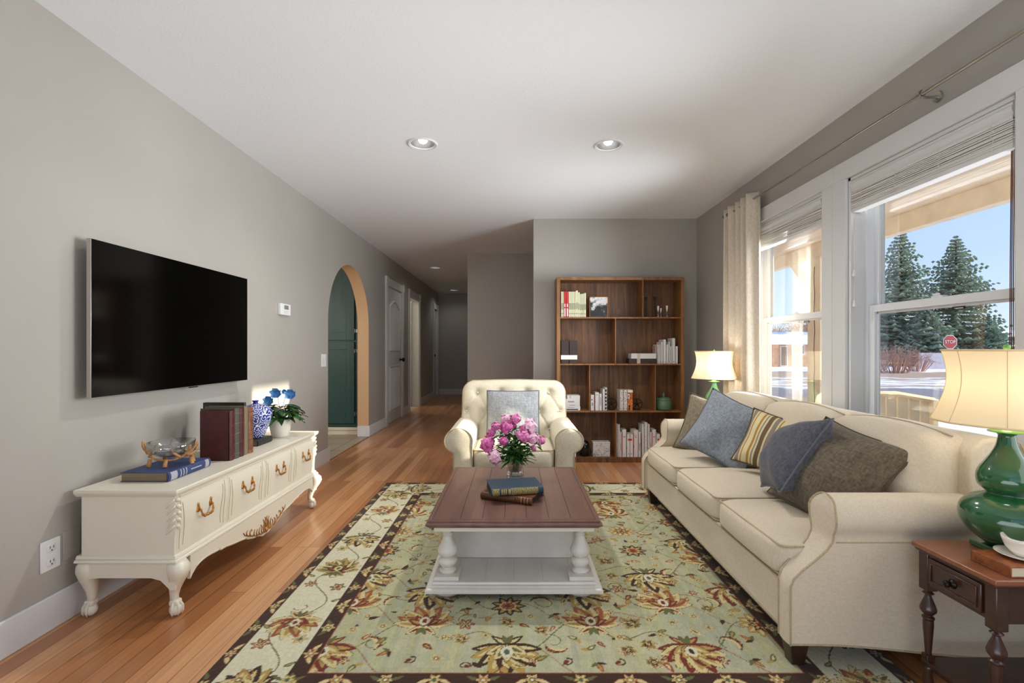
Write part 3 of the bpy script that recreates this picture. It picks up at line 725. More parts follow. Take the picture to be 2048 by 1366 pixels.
house(1985, 2040, 70, 1.5, 2.9, 'distant bluish house with white roof right of the spruces', plain('blue_siding', (120, 128, 146), .8), None, [(2004, 2014, .2, 1.1)])
house(2015, 2100, 95, 3.5, 4.6, 'farthest house peeking over the bluish one at right', plain('grey_siding', (140, 130, 126), .8))
def far_tree(px, Y, h, r, lbl, seed):
    rnd = random.Random(seed); x = (px - CX) * Y / F; m = MB()
    for k in range(90):
        a = rnd.uniform(0, 2 * PI); p = Vector((x, Y, GZ + h * .25)); e = p + Vector((r * math.cos(a) * rnd.random(), r * math.sin(a) * rnd.random(), h * rnd.uniform(.3, .75)))
        m.tube([p, p.lerp(e, .5) + Vector((0, 0, .3)), e], [.08, .05, .02], 4)
        for j in range(6): m.tube([p.lerp(e, rnd.uniform(.5, 1)), e + Vector((rnd.uniform(-1, 1), rnd.uniform(-1, 1), rnd.uniform(-.6, .8)))], [.03, .012], 4)
    m.tube([(x, Y, GZ), (x, Y, GZ + h * .4)], .16, 8)
    return O('bare_tree', m, tw, None, label=lbl, cat='tree', group='bare trees behind the far houses', loc=(x, Y, GZ))
far_tree(1604, 58, 5.0, 2.0, 'bare brown tree right behind the brick house roof', 11)
far_tree(1548, 66, 4.4, 1.8, 'bare brown tree behind the steep roofed wing', 12)
# ================================================================ THE RUG
def build_rug():
    X0, X1, Y0, Y1 = -1.05, 1.33, 1.29, 3.97
    res = .0042
    nx, ny = int((X1 - X0) / res), int((Y1 - Y0) / res)
    xs = np.linspace(0, X1 - X0, nx + 1); ys = np.linspace(0, Y1 - Y0, ny + 1)
    GX, GY = np.meshgrid(xs, ys)                    # shape ny+1, nx+1
    Wd, Ld = X1 - X0, Y1 - Y0
    img = np.zeros((ny + 1, nx + 1, 3))
    C = {k: np.array(s2l(v)) for k, v in dict(sage=(164, 168, 132), sage2=(186, 180, 138), cream=(208, 204, 172), brown=(60, 32, 12), red=(116, 34, 18), gold=(172, 142, 66), olive=(96, 98, 52),
         beige=(206, 188, 130), rust=(150, 78, 34), teal=(74, 92, 80), dk=(52, 40, 24), pink=(184, 130, 92)).items()}
    rs = np.random.RandomState(4)
    d = np.minimum(np.minimum(GX, Wd - GX), np.minimum(GY, Ld - GY))
    img[:] = C['sage']
    # abrash: slow stripes in the field
    low = np.repeat(rs.rand(ny // 9 + 2), 9)[:ny + 1][:, None] * .5 + np.repeat(np.repeat(rs.rand(ny // 60 + 2, nx // 30 + 2), 60, 0), 30, 1)[:ny + 1, :nx + 1] * .5
    img = img * (1 - low[..., None] * .8) + C['sage2'] * (low[..., None] * .8)
    lw2 = np.repeat(np.repeat(rs.rand(ny // 90 + 2, nx // 5 + 2), 90, 0), 5, 1)[:ny + 1, :nx + 1]
    img *= (.90 + .18 * lw2)[..., None]; img[..., 2] *= (.88 + .3 * np.roll(lw2, 37, 1))
    B0, B1, B2, B3 = .052, .285, .345, .352
    img[d < B3] = C['rust']; img[d < B2] = C['brown']; img[d < B1] = C['cream']; img[d < B0] = C['brown']; img[d < .006] = C['dk']
    def patch(cx, cy, r):
        i0, i1 = max(0, int((cy - r) / res)), min(ny + 1, int((cy + r) / res) + 2)
        j0, j1 = max(0, int((cx - r) / res)), min(nx + 1, int((cx + r) / res) + 2)
        return slice(i0, i1), slice(j0, j1)
    def ell(cx, cy, a, b, ang, col, mask=None, tip=0.0):
        r = max(a, b) * 1.1; s = patch(cx, cy, r); X = GX[s] - cx; Y = GY[s] - cy
        if X.size == 0: return
        u = X * math.cos(ang) + Y * math.sin(ang); v = -X * math.sin(ang) + Y * math.cos(ang)
        w = np.clip(1 - tip * (u / a), .05, 3)
        m = (u / a) ** 2 + (v / (b * w)) ** 2 < 1
        sub = img[s]; sub[m] = C[col]
    def stroke(pts, w, col):
        for (x, y), (x2, y2) in zip(pts[:-1], pts[1:]):
            L = math.hypot(x2 - x, y2 - y); n = max(1, int(L / (res * .8)))
            for k in range(n): ell(x + (x2 - x) * k / n, y + (y2 - y) * k / n, w, w, 0, col)
    def leaf(x, y, L, ang, col, col2=None, wd=.34):
        cx, cy = x + math.cos(ang) * L / 2, y + math.sin(ang) * L / 2
        if L > .034 and col in ('beige', 'gold', 'pink', 'cream'): ell(cx, cy, L / 2 + .0022, L * wd / 2 + .0022, ang, 'brown' if L > .06 else 'rust', tip=.5)
        ell(cx, cy, L / 2, L * wd / 2, ang, col, tip=.5)
        if col2: ell(cx, cy, L / 2 * .6, L * wd / 5, ang, col2, tip=.5)
    def rosette(x, y, R, pal, n=8, a0=0):
        for k in range(n): leaf(x + math.cos(a0 + 2 * PI * k / n) * R * .3, y + math.sin(a0 + 2 * PI * k / n) * R * .3, R * .8, a0 + 2 * PI * k / n, pal[0], pal[1], .62)
        ell(x, y, R * .5, R * .5, 0, pal[2]); 
        for k in range(n): ell(x + math.cos(a0 + 2 * PI * (k + .5) / n) * R * .33, y + math.sin(a0 + 2 * PI * (k + .5) / n) * R * .33, R * .12, R * .12, 0, pal[3])
        ell(x, y, R * .22, R * .22, 0, pal[4])
    def palmette(x, y, R, ang, pal, n=9):
        for k in range(n):
            a = ang + (k - (n - 1) / 2) * (2.35 / (n - 1)) * 1.25
            L = R * (1.15 - .35 * abs(k - (n - 1) / 2) / (n / 2))
            bx, by = x + math.cos(a) * R * .12, y + math.sin(a) * R * .12
            leaf(bx, by, L, a, pal[k % 2], pal[2], .46)
        for k in range(5):
            a = ang + (k - 2) * .52
            leaf(x, y, R * .62, a, pal[3], pal[4], .5)
        ell(x + math.cos(ang) * R * .22, y + math.sin(ang) * R * .22, R * .24, R * .17, ang, pal[5])
        ell(x + math.cos(ang) * R * .22, y + math.sin(ang) * R * .22, R * .12, R * .08, ang, pal[6])
        for s_ in (-1, 1):
            leaf(x - math.cos(ang) * R * .1, y - math.sin(ang) * R * .1, R * .6, ang + s_ * 2.3, pal[0], pal[3], .4)
            leaf(x - math.cos(ang) * R * .15, y - math.sin(ang) * R * .15, R * .42, ang + s_ * 2.8, 'olive', None, .4)
    def curl(x, y, R, ang, turn, col, w=.0042):
        pts = []
        for k in range(22):
            t = k / 21; a = ang + turn * t * 4.2; r = R * (1 - t * .75)
            pts.append((x + math.cos(a) * r, y + math.sin(a) * r))
        stroke(pts, w, col)
    def ragged(x, y, R, ang, sgn):
        """a curved serrated leaf"""
        pts = []
        for k in range(12):
            t = k / 11; a = ang + sgn * (t - .5) * 2.2
            pts.append((x + math.cos(a) * R, y + math.sin(a) * R, t))
        for (px_, py_, t) in pts:
            w = R * .3 * math.sin(PI * min(1, t + .1)) + .003
            a = ang + sgn * (t - .5) * 2.2
            leaf(px_, py_, w * 1.7, a + sgn * .9, 'rust' if int(t * 12) % 2 else 'brown', None, .6); ell(px_, py_, w * .45, w * .45, 0, 'beige')
    P1 = ['brown', 'gold', 'beige', 'beige', 'olive', 'cream', 'teal']; P2 = ['beige', 'rust', 'gold', 'red', 'gold', 'cream', 'red']
    P3 = ['gold', 'beige', 'olive', 'brown', 'rust', 'beige', 'teal']; P4 = ['red', 'beige', 'gold', 'gold', 'beige', 'cream', 'brown']
    R1 = ['gold', 'beige', 'beige', 'olive', 'teal']; R2 = ['brown', 'gold', 'beige', 'rust', 'red']; R3 = ['beige', 'gold', 'gold', 'brown', 'cream']; R4 = ['red', 'pink', 'beige', 'brown', 'gold']
    # border: vine and palmettes along the four sides
    mid = (B0 + B1) / 2; bw = B1 - B0
    def side(fn, L, seed):
        n = max(2, round(L / .46)); st = L / n
        pts = []
        for k in range(int(L / .008)):
            s_ = k * .008; pts.append(fn(s_, math.sin(s_ / st * 2 * PI) * bw * .27))
        stroke(pts, .0030, 'olive')
        def orient(s_, o):
            a, b_ = fn(s_, o), fn(s_ + .01, o); return math.atan2(b_[1] - a[1], b_[0] - a[0])
        for k in range(n):
            s_ = (k + .5) * st; x, y = fn(s_, 0); a = orient(s_, 0)
            [palmette, palmette][k % 2](x - math.cos(a) * .02, y - math.sin(a) * .02, .112, a + PI * (1 if k % 2 else 0), [P1, P2, P3][(k + seed) % 3])
            s_ = k * st
            x, y = fn(s_ + .03, bw * .28 * (1 if k % 2 else -1)); rosette(x, y, .034, [R1, R4, R2][(k + seed) % 3], 6)
            x, y = fn(s_ + .06, -bw * .30 * (1 if k % 2 else -1)); rosette(x, y, .030, [R3, R1, R4][(k + seed) % 3], 6)
            for q in (-.10, .13):
                x, y = fn(s_ + q, bw * .36 * (1 if q > 0 else -1)); leaf(x, y, .045, a + (1 if q > 0 else -1) * .9, 'olive', 'gold', .4)
            x, y = fn(s_ + .14, 0); curl(x, y, .04, a, 1 if k % 2 else -1, 'olive', .0026)
            x, y = fn(s_ - .14, .02); curl(x, y, .035, a + 2, -1 if k % 2 else 1, 'rust', .0026)
            x, y = fn(s_ + .17, -.05); leaf(x, y, .03, a + 1, 'red', None, .6)
        for off, cc in ((mid - B0 / 2, 0), (mid - (B1 + B2) / 2, 1)):
            m_ = round(L / .16)
            for k in range(m_):
                s_ = (k + .5) * L / m_; x, y = fn(s_, off if off > 0 else off); a = orient(s_, 0)
                r_ = .021 if cc == 0 else .027
                rosette(x, y, r_, [R3, R1, ['pink', 'beige', 'gold', 'rust', 'cream']][k % 3], 6)
                for g in (-1, 1): leaf(x + math.cos(a) * g * .022, y + math.sin(a) * g * .022, .04, a + (0 if g > 0 else PI) + (.5 if k % 2 else -.5) * g, 'beige' if (k + g) % 2 else 'olive', None, .35)
    side(lambda s_, o: (mid - o, B0 + s_), Ld - 2 * B0, 0)
    side(lambda s_, o: (Wd - mid + o, B0 + s_), Ld - 2 * B0, 1)
    side(lambda s_, o: (B0 + s_, mid - o), Wd - 2 * B0, 2)
    side(lambda s_, o: (B0 + s_, Ld - mid + o), Wd - 2 * B0, 0)
    # field
    fx0, fx1, fy0, fy1 = B3, Wd - B3, B3, Ld - B3
    cxm = (fx0 + fx1) / 2
    nyr = 7; stp = (fy1 - fy0) / nyr
    cols = 5; stx = (fx1 - fx0) / cols
    save = img.copy()
    for i in range(nyr):
        for j in range(cols + 1):
            x = fx0 + j * stx; y = fy0 + (i + .5) * stp + (stp / 2 if j % 2 else 0)
            x2 = x + stx; y2 = y + (stp / 2 if j % 2 == 0 else -stp / 2)
            pts = [(x + (x2 - x) * t, y + (y2 - y) * t + .055 * math.sin(t * 2 * PI) * (1 if i % 2 else -1)) for t in [k / 20 for k in range(21)]]
            stroke(pts, .0024, 'olive')
            pts = [(x + (x2 - x) * t, y - (y2 - y) * t + .05 * math.sin(t * 2 * PI)) for t in [k / 20 for k in range(21)]]
            stroke(pts, .0020, 'rust')
            curl(x + stx * .5, y + .03, .05, i + j, 1 if (i + j) % 2 else -1, 'olive', .0026)
    for i in range(nyr + 1):
        for j in range(cols + 1):
            x = fx0 + j * stx; y = fy0 + (i + .5) * stp + (stp / 2 if j % 2 else 0)
            q = (i * 3 + abs(j - 2) * 2) % 5
            ang = PI / 2 if (i + j) % 2 else -PI / 2
            if q == 0: palmette(x, y, .135, ang, P1)
            elif q == 1: rosette(x, y, .075, R1, 10); rosette(x, y, .045, R2, 8)
            elif q == 2: palmette(x, y, .125, ang, P2, 9)
            elif q == 3: rosette(x, y, .07, R2, 9)
            else: palmette(x, y, .125, ang, P4, 11)
            x2, y2 = x + stx / 2, y + stp * (.02 if j % 2 else .02)
            g = (i * 2 + j) % 4
            if g == 0: ragged(x2 - .03, y2, .05, .6 + i, 1)
            elif g == 1: rosette(x2, y2, .036, R4, 6)
            elif g == 2: ragged(x2 + .02, y2 + .02, .045, 2.4 + j, -1)
            else: palmette(x2, y2, .05, ang + .8, P3, 5)
            for k in range(6):
                a = rs.rand() * 2 * PI; rr = .10 + rs.rand() * .06
                lx, ly = x + math.cos(a) * rr, y + math.sin(a) * rr
                leaf(lx, ly, .028 + rs.rand() * .028, a + rs.rand() * 2, ['rust', 'olive', 'gold', 'red', 'brown', 'beige'][k], ['beige', 'gold', None, 'gold', None, 'olive'][k], .42)
            rosette(x + stx * .28, y - stp * .28, .022, R3 if (i + j) % 2 else R4, 5)
            rosette(x - stx * .25, y + stp * .25, .019, R1, 5)
    # small blossoms and leaves wherever the ground is still bare
    occ = np.abs(img - save).sum(2) > .002
    tries = 0
    for _ in range(2600):
        x = rs.uniform(fx0 + .03, fx1 - .03); y = rs.uniform(fy0 + .03, fy1 - .03)
        sl = patch(x, y, .038)
        if occ[sl].mean() > .06: continue
        a = rs.rand() * 6.28; k = rs.randint(5)
        if k == 0: rosette(x, y, .022, [R1, R3, R4][rs.randint(3)], 6)
        elif k == 1: palmette(x, y, .036, a, P3, 5)
        elif k == 2: leaf(x, y, .05, a, 'rust', 'gold', .4); leaf(x, y, .035, a + 1.1, 'brown', None, .4); leaf(x, y, .035, a - 1.1, 'olive', None, .4)
        elif k == 3: curl(x, y, .026, a, 1, 'brown', .0034); leaf(x, y, .03, a, 'red', None, .5)
        else: leaf(x, y, .045, a, 'olive', 'beige', .45); leaf(x, y, .03, a + 2.2, 'gold', None, .5)
        occ[patch(x, y, .03)] = True
    m = d < B3
    img[m] = save[m]
    # wool: fine streaks, with worn lighter threads
    n1 = rs.rand(ny + 1, nx + 1); n2 = np.repeat(rs.rand(ny // 3 + 2, nx + 1), 3, 0)[:ny + 1]
    sm_ = (n1 + n2) * .5
    img *= (.84 + .30 * sm_)[..., None]
    img = img * .90 + .10 * (img[:, :, :].mean(axis=2, keepdims=True) * np.array([1.05, 1.02, .85]))
    # height of the pile
    Z = .009 + (rs.rand(ny + 1, nx + 1) - .5) * .0012
    Z[d < .003] = .0005
    me = bpy.data.meshes.new('rug')
    nv = (nx + 1) * (ny + 1)
    co = np.stack([GX + X0, GY + Y0, Z], -1).reshape(-1, 3)
    idx = np.arange(nv).reshape(ny + 1, nx + 1)
    q = np.stack([idx[:-1, :-1], idx[:-1, 1:], idx[1:, 1:], idx[1:, :-1]], -1).reshape(-1, 4)
    me.vertices.add(nv); me.vertices.foreach_set('co', co.astype(np.float32).ravel())
    me.loops.add(q.size); me.loops.foreach_set('vertex_index', q.astype(np.int32).ravel())
    me.polygons.add(len(q)); me.polygons.foreach_set('loop_start', np.arange(0, q.size, 4, dtype=np.int32)); me.polygons.foreach_set('loop_total', np.full(len(q), 4, dtype=np.int32))
    me.update(calc_edges=True)
    at = me.color_attributes.new('wool', 'FLOAT_COLOR', 'POINT')
    cc = np.concatenate([img.reshape(-1, 3), np.ones((nv, 1))], 1).astype(np.float32); at.data.foreach_set('color', cc.ravel())
    mt, nt, b = mk('wool_rug'); b.inputs['Roughness'].default_value = .95; b.inputs['Specular IOR Level'].default_value = .1; b.inputs['Sheen Weight'].default_value = .2
    a = N(nt, 'VertexColor'); a.layer_name = 'wool'; nt.links.new(a.outputs[0], b.inputs['Base Color'])
    me.materials.append(mt)
    me.polygons.foreach_set('use_smooth', [True] * len(me.polygons))
    o = bpy.data.objects.new('rug', me); COL.objects.link(o)
    tag(o, 'large sage green rug with brown and cream floral border under the furniture', 'rug')
    return o
build_rug()
RUGZ = .0098

# ================================================================ SOFA
def arm_mesh(prof, xfront, back, place, n_in=4, bulge=.006):
    """prof: list of (t, yin, yout, z); xfront(t) front coordinate per level; place(a, l, z) maps (along, lateral, up) to world"""
    m = MB(); L = len(prof)
    rows = []
    for (t, yi, yo, z) in prof:
        row = []
        for k in range(n_in + 1):
            q = k / n_in; row.append((xfront(t) - bulge * math.sin(PI * q), yi + (yo - yi) * q, z))
        rows.append(row)
    vs = [p for r in rows for p in r]; W_ = n_in + 1
    m.add([place(*p) for p in vs], [(i * W_ + k, i * W_ + k + 1, (i + 1) * W_ + k + 1, (i + 1) * W_ + k) for i in range(L - 1) for k in range(n_in)])
    ns = 10
    for side in (0, n_in):
        vs = []
        for i in range(L):
            p = rows[i][side]
            for k in range(ns + 1):
                vs.append((p[0] + (back - p[0]) * k / ns, p[1], p[2]))
        m.add([place(*p) for p in vs], [(i * (ns + 1) + k, i * (ns + 1) + k + 1, (i + 1) * (ns + 1) + k + 1, (i + 1) * (ns + 1) + k) for i in range(L - 1) for k in range(ns)])
    vs = []
    for i in range(L): vs += [(back, rows[i][0][1], rows[i][0][2]), (back, rows[i][-1][1], rows[i][-1][2])]
    m.add([place(*p) for p in vs], [(2 * i, 2 * i + 1, 2 * i + 3, 2 * i + 2) for i in range(L - 1)])
    return m, rows
def arm_profile(zb, zt, r, body_in, body_out, roll_c, ztuck, rx=None, nseg=14, zq=None):
    """levels from the bottom up to the roll's top; roll is an ellipse centred on roll_c"""
    lv = []; rx = rx or r
    zc = zt - r
    zq = zq or (ztuck, zc + r * .3)
    for k in range(14):
        q = k / 14; z = zb + (ztuck - zb) * q; qq = sstep(*zq, z)
        lv.append((z, (1 - qq) * body_in + qq * (roll_c[0] + (rx if body_in > body_out else -rx)), body_out, z))
    a0 = math.asin(max(-1, (ztuck - zc) / r))
    for k in range(nseg + 1):
        a = a0 + (PI / 2 - a0) * k / nseg
        z = zc + r * math.sin(a); hw = rx * math.cos(a)
        q = sstep(*zq, z)
        yi = (1 - q) * body_in + q * (roll_c[0] + (rx if body_in > body_out else -rx) * 1)
        lo = roll_c[0] + (-hw if body_in > body_out else hw)
        if z < zc: lo = min(lo, body_out)
        li = roll_c[0] + (hw if body_in > body_out else -hw)
        if z < zc + r * .25: li = yi
        lv.append((z, li, lo, z))
    return lv
SX0, SXB = .933, 1.80
def sofa():
    t = T('sofa', (1.35, 2.57, RUGZ), 'long beige linen three-seat sofa with rolled arms beneath the windows', 'sofa')
    m_, pipe_m = M['sofa'], M['piping']
    def xf(z):
        return SX0 + .145 * sstep(.30, .47, z) + .02 * sstep(.1, .3, z) * 0 + (.012 * sstep(.55, .6, z))
    for side, name in ((1, 'near'), (-1, 'far')):
        if side == 1: base_, sg = 1.62, 1
        else: base_, sg = 3.55, -1
        # lateral l runs from the outer face (0) inwards
        prof = arm_profile(.105, .602, .075, .085, .012, (.072,), .452, .076, zq=(.30, .54))
        def place(a, l, z, base_=base_, sg=sg):
            # bottom hem dips towards the back, outer roll sweeps outward
            dz = -.05 * sstep(1.0, 1.7, a) * (1 - sstep(.1, .2, z))
            return (a, base_ + sg * l, z + dz)
        m, rows = arm_mesh(prof, xf, 1.74, place)
        arm = O('arm', m, m_, t, smooth='all')
        # piping round the front face and along the top seams
        pts = [place(r[-1][0] - .001, r[-1][1], r[-1][2]) for r in rows] + [place(r[0][0] - .001, r[0][1], r[0][2]) for r in rows[::-1]]
        O('piping', MB().tube(pts, .0038, 6), pipe_m, arm, smooth='all')
        # hem seam under the roll
        rz = .454
        O('roll_seam', MB().tube([place(1.085 + (1.72 - 1.085) * k / 10, .013, rz) for k in range(11)], .003, 6), pipe_m, arm, smooth='all')
        O('arm_hem', MB().tube([place(xf(.1) + (1.72 - .95) * k / 16, .011, .109) for k in range(17)], .003, 6), pipe_m, arm, smooth='all')
    # seat base
    b = MB().box(SX0 + .018, 1.74, 1.70, 3.47, .112, .292)
    O('seat_frame', b, m_, t, bev=.012, seg=3)
    O('frame_piping', MB().tube([(SX0 + .017, 1.70, .286), (SX0 + .017, 3.47, .286)], .0035, 6).tube([(SX0 + .019, 1.70, .116), (SX0 + .019, 3.47, .116)], .003, 6), pipe_m, t)
    # seat cushions
    ys = [1.70, 2.25, 2.82, 3.468]
    ys = [1.705, 2.262, 2.848, 3.462]
    def cush(x0, x1, y0, y1, z0, z1, crown, n=14, p=9):
        q = MB().blob((0, 0, 0), (1, 1, 1), n, n, p)
        vs = []
        for (x, y, z) in q.v:
            zz = z * (1 + 0) 
            cr = crown * max(0, (1 - x * x)) * max(0, (1 - y * y))
            X = (x0 + x1) / 2 + x * (x1 - x0) / 2 - (.012 * (1 - z * z) * (1 - y * y) if x < -.5 else 0)
            vs.append((X, (y0 + y1) / 2 + y * (y1 - y0) / 2, (z0 + z1) / 2 + zz * (z1 - z0) / 2 + (cr if z > 0 else 0)))
        q.v = vs; return q
    for k in range(3):
        y0, y1 = ys[k], ys[k + 1]
        q = cush(SX0 + .004, 1.50, y0, y1, .292, .412, .030)
        c = O('seat_cushion', q, m_, t, smooth='all')
        for zz in (.300, .404):
            r = .03
            pts = []
            for (cx_, cy_, a0) in ((SX0 + .018 + r, y0 + .012 + r, PI), (SX0 + .018 + r, y1 - .012 - r, PI / 2)):
                pass
            pts = [(1.45, y0 + .012, zz)] + [(SX0 + .016 + r - r * math.sin(a), y0 + .012 + r - r * math.cos(a), zz) for a in [PI / 2 * j / 6 for j in range(7)]] \
                + [(SX0 + .012, y0 + (y1 - y0) * .5, zz + .002)] + [(SX0 + .016 + r - r * math.cos(a), y1 - .012 - r + r * math.sin(a), zz) for a in [PI / 2 * j / 6 for j in range(7)]] + [(1.45, y1 - .012, zz)]
            O('piping', MB().tube(pts, .0042, 6), pipe_m, c, smooth='all')
    # back frame: sloping panel with padded top
    pr = [(1.58, .30), (1.56, .70), (1.60, .782), (1.66, .80), (1.73, .785), (1.765, .72), (1.79, .40), (1.79, .10), (1.60, .10)]
    sp_ = spline([(p[0], p[1]) for p in pr], 5)
    O('back_frame', MB().prism(sp_, 'y', 1.66, 3.51), m_, t, bev=.012, seg=3, ang=60)
    O('back_piping', MB().tube([(1.66, 1.655, .798), (1.73, 1.655, .785), (1.765, 1.655, .72), (1.79, 1.655, .4)], .0035, 6), pipe_m, t)
    # back cushions: leaning, pillowy
    yb = [1.70, 2.262, 2.845, 3.45]
    for k in range(3):
        y0, y1 = yb[k], yb[k + 1]
        q = MB().blob((0, 0, 0), (1, 1, 1), 16, 14, 8)
        vs = []
        for (x, y, z) in q.v:
            u = (z + 1) / 2                       # 0 bottom .. 1 top
            cx_ = 1.49 + .075 * u
            th = .105 + .02 * (1 - u) + (.035 * (1 - y * y) * (1 - z * z) if x < 0 else 0)
            X = cx_ + x * th * (.62 if x > 0 else .95)
            Z = .41 + .386 * u + .024 * (1 - y * y) * (1 if z > 0 else .2) * abs(z)
            vs.append((X, (y0 + y1) / 2 + y * (y1 - y0) / 2, Z))
        q.v = vs; c = O('back_cushion', q, m_, t, smooth='all')
        ym = (y0 + y1) / 2; hw = (y1 - y0) / 2
        pts = [(1.558, ym + s_ * hw * .93, .7965 + .0245 * (1 - s_ * s_)) for s_ in [-1 + 2 * j / 24 for j in range(25)]]
        O('piping', MB().tube(pts, .0036, 6), pipe_m, c, smooth='all')
    for x, y in ((.985, 1.70), (.985, 3.44), (1.70, 1.71), (1.70, 3.44)):
        s_ = 1 if y > 2 else -1
        leg = MB(); h = .115; a, c2 = .036, .022
        zb = RUGZ if x < 1.3 else 0
        vs = [(x + i * c2, y + j * c2, zb) for i in (-1, 1) for j in (-1, 1)] + [(x + i * a, y + j * a, zb + h - (zb and RUGZ)) for i in (-1, 1) for j in (-1, 1)]
        leg.add(vs, [(0, 1, 3, 2), (4, 6, 7, 5), (0, 4, 5, 1), (2, 3, 7, 6), (0, 2, 6, 4), (1, 5, 7, 3)])
        O('leg', leg, M['foot'], t, bev=.003)
    return t
sofa()

# ================================================================ THROW PILLOWS
def pillow(name, label, mat, pipem, s, th, loc, rot, group=None, ear=.10, cat='pillow', dent=0.0, seed=1, sy=None):
    sy = sy or s; n = 26
    rnd = random.Random(seed); ph = [rnd.uniform(0, 6) for _ in range(4)]
    def out_(u, v):
        # square with drawn-in sides and pointed corners
        x = u * (1 - ear * (1 - v * v)) ; y = v * (1 - ear * (1 - u * u))
        return x * s / 2, y * sy / 2
    def fn(u, v, sg):
        u, v = 2 * u - 1, 2 * v - 1
        x, y = out_(u, v)
        t_ = (max(0, 1 - u ** 4) ** .55) * (max(0, 1 - v ** 4) ** .55)
        wr = .012 * math.sin(5 * u + ph[0] + 3 * v) * math.sin(4 * v + ph[1]) * t_ * (1 - t_ * .4)
        edge = (abs(u) ** 6 + abs(v) ** 6) * .3
        wr += .006 * math.sin(22 * math.atan2(v, u) + ph[2]) * edge * t_
        dn = -dent * math.exp(-((u - .15) ** 2 / .12 + (v + .55) ** 2 / .18))
        return (x, y, sg * (th / 2 * t_ * (.55 + .45 * (1 - max(abs(u), abs(v)) ** 2)) + (wr + dn if sg > 0 else 0)))
    m = MB().grid(lambda a, b_: fn(a, b_, 1), n, n).grid(lambda a, b_: fn(a, b_, -1), n, n)
    o = O(name, m, mat, None, smooth='all', label=label, cat=cat, group=group)
    mg = o.modifiers.new('weld', 'WELD'); mg.merge_threshold = .0005
    o.location = loc; o.rotation_euler = rot
    e = []
    for k in range(4):
        for j in range(20):
            q = -1 + 2 * j / 20
            u, v = [(q, -1), (1, q), (-q, 1), (-1, -q)][k]
            e.append((*out_(u, v), 0))
    p = O('piping', MB().tube(e, .0045, 7, closed=True), pipem, o, world=False, smooth='all')
    return o
M['bluegrey'] = fabric('light_blue_grey_weave', (132, 138, 146), .10, 500)
M['slate'] = fabric('dark_slate_weave', (84, 85, 92), .10, 500)
M['taupe'] = fabric('taupe_weave', (126, 114, 94), .10, 400)
M['olive'] = fabric('olive_brown_weave', (98, 88, 72), .12, 400)
M['greychair'] = fabric('grey_melange_weave', (150, 152, 154), .08, 300)
M['greypipe'] = fabric('grey_piping', (96, 98, 106), .05, 900)
M['brownpipe'] = fabric('brown_piping', (84, 72, 54), .05, 900)
def stripes():
    m, nt, b = mk('striped_fabric'); b.inputs['Roughness'].default_value = .9
    t = N(nt, 'TexCoord'); s = N(nt, 'SeparateXYZ'); nt.links.new(t.outputs['Object'], s.inputs[0])
    mu = N(nt, 'Math', operation='MULTIPLY_ADD'); nt.links.new(s.outputs['X'], mu.inputs[0]); mu.inputs[1].default_value = 7.2; mu.inputs[2].default_value = 50.0
    fr = N(nt, 'Math', operation='FRACT'); nt.links.new(mu.outputs[0], fr.inputs[0])
    cr = rgb((206, 192, 150)); go = rgb((166, 122, 44)); br = rgb((104, 84, 54)); gy = rgb((132, 120, 108))
    r = N(nt, 'ValToRGB'); r.color_ramp.interpolation = 'CONSTANT'; el = r.color_ramp.elements
    st = [(0, cr), (.10, go), (.19, cr), (.26, gy), (.31, cr), (.38, br), (.55, cr), (.62, gy), (.78, cr), (.84, go), (.90, cr)]
    while len(el) < len(st): el.new(.5)
    for q, (p, c) in zip(el, st): q.position = p; q.color = c
    nt.links.new(fr.outputs[0], r.inputs[0]); nt.links.new(r.outputs[0], b.inputs['Base Color'])
    n = N(nt, 'TexNoise', ins={'Scale': 400}); nt.links.new(t.outputs['Object'], n.inputs['Vector']); bump(nt, b, n.outputs[0], .2, .0006)
    return m
M['stripe'] = stripes()
def place_pillow(o, c, normal, up):
    """centre c, front facing along normal, its upper edge towards up"""
    z = Vector(normal).normalized(); y = Vector(up); y = (y - z * y.dot(z)).normalized(); x = y.cross(z)
    o.rotation_mode = 'QUATERNION'; o.rotation_quaternion = Matrix((x, y, z)).transposed().to_quaternion(); o.location = c
    return o
def PP(label, mat, pipe, s, th, c, normal, up, **k):
    o = pillow('throw_pillow', label, mat, pipe, s, th, (0, 0, 0), (0, 0, 0), group='throw pillows on the sofa', **k)
    return place_pillow(o, c, normal, up)
PP('taupe throw pillow at the far end of the sofa, behind the light blue-grey one', M['taupe'], M['brownpipe'], .40, .13, fromfront(1424, 856, 3.20), (-.42, -.80, .40), (.30, .10, .95), seed=1)
PP('light blue-grey throw pillow, the large one left of the striped pillow', M['bluegrey'], M['greypipe'], .41, .16, fromfront(1454, 861, 2.90), (-.50, -.72, .42), (.52, .05, .85), dent=.03, seed=2)
PP('striped cream, gold and brown throw pillow in the middle of the sofa', M['stripe'], M['brownpipe'], .42, .12, fromfront(1560, 892, 2.52), (-.68, -.55, .45), (.45, .12, .88), seed=3, sy=.32)
PP('dark slate grey throw pillow standing in front of the striped one', M['slate'], M['greypipe'], .375, .22, (1.25, 2.16, .632), (-.72, .32, .52), (.58, 0, .80), seed=4)
PP('olive brown throw pillow nearest the rolled arm at the near end', M['olive'], M['brownpipe'], .43, .19, (1.305, 1.965, .60), (-.76, -.22, .58), (.60, -.02, .80), seed=5)

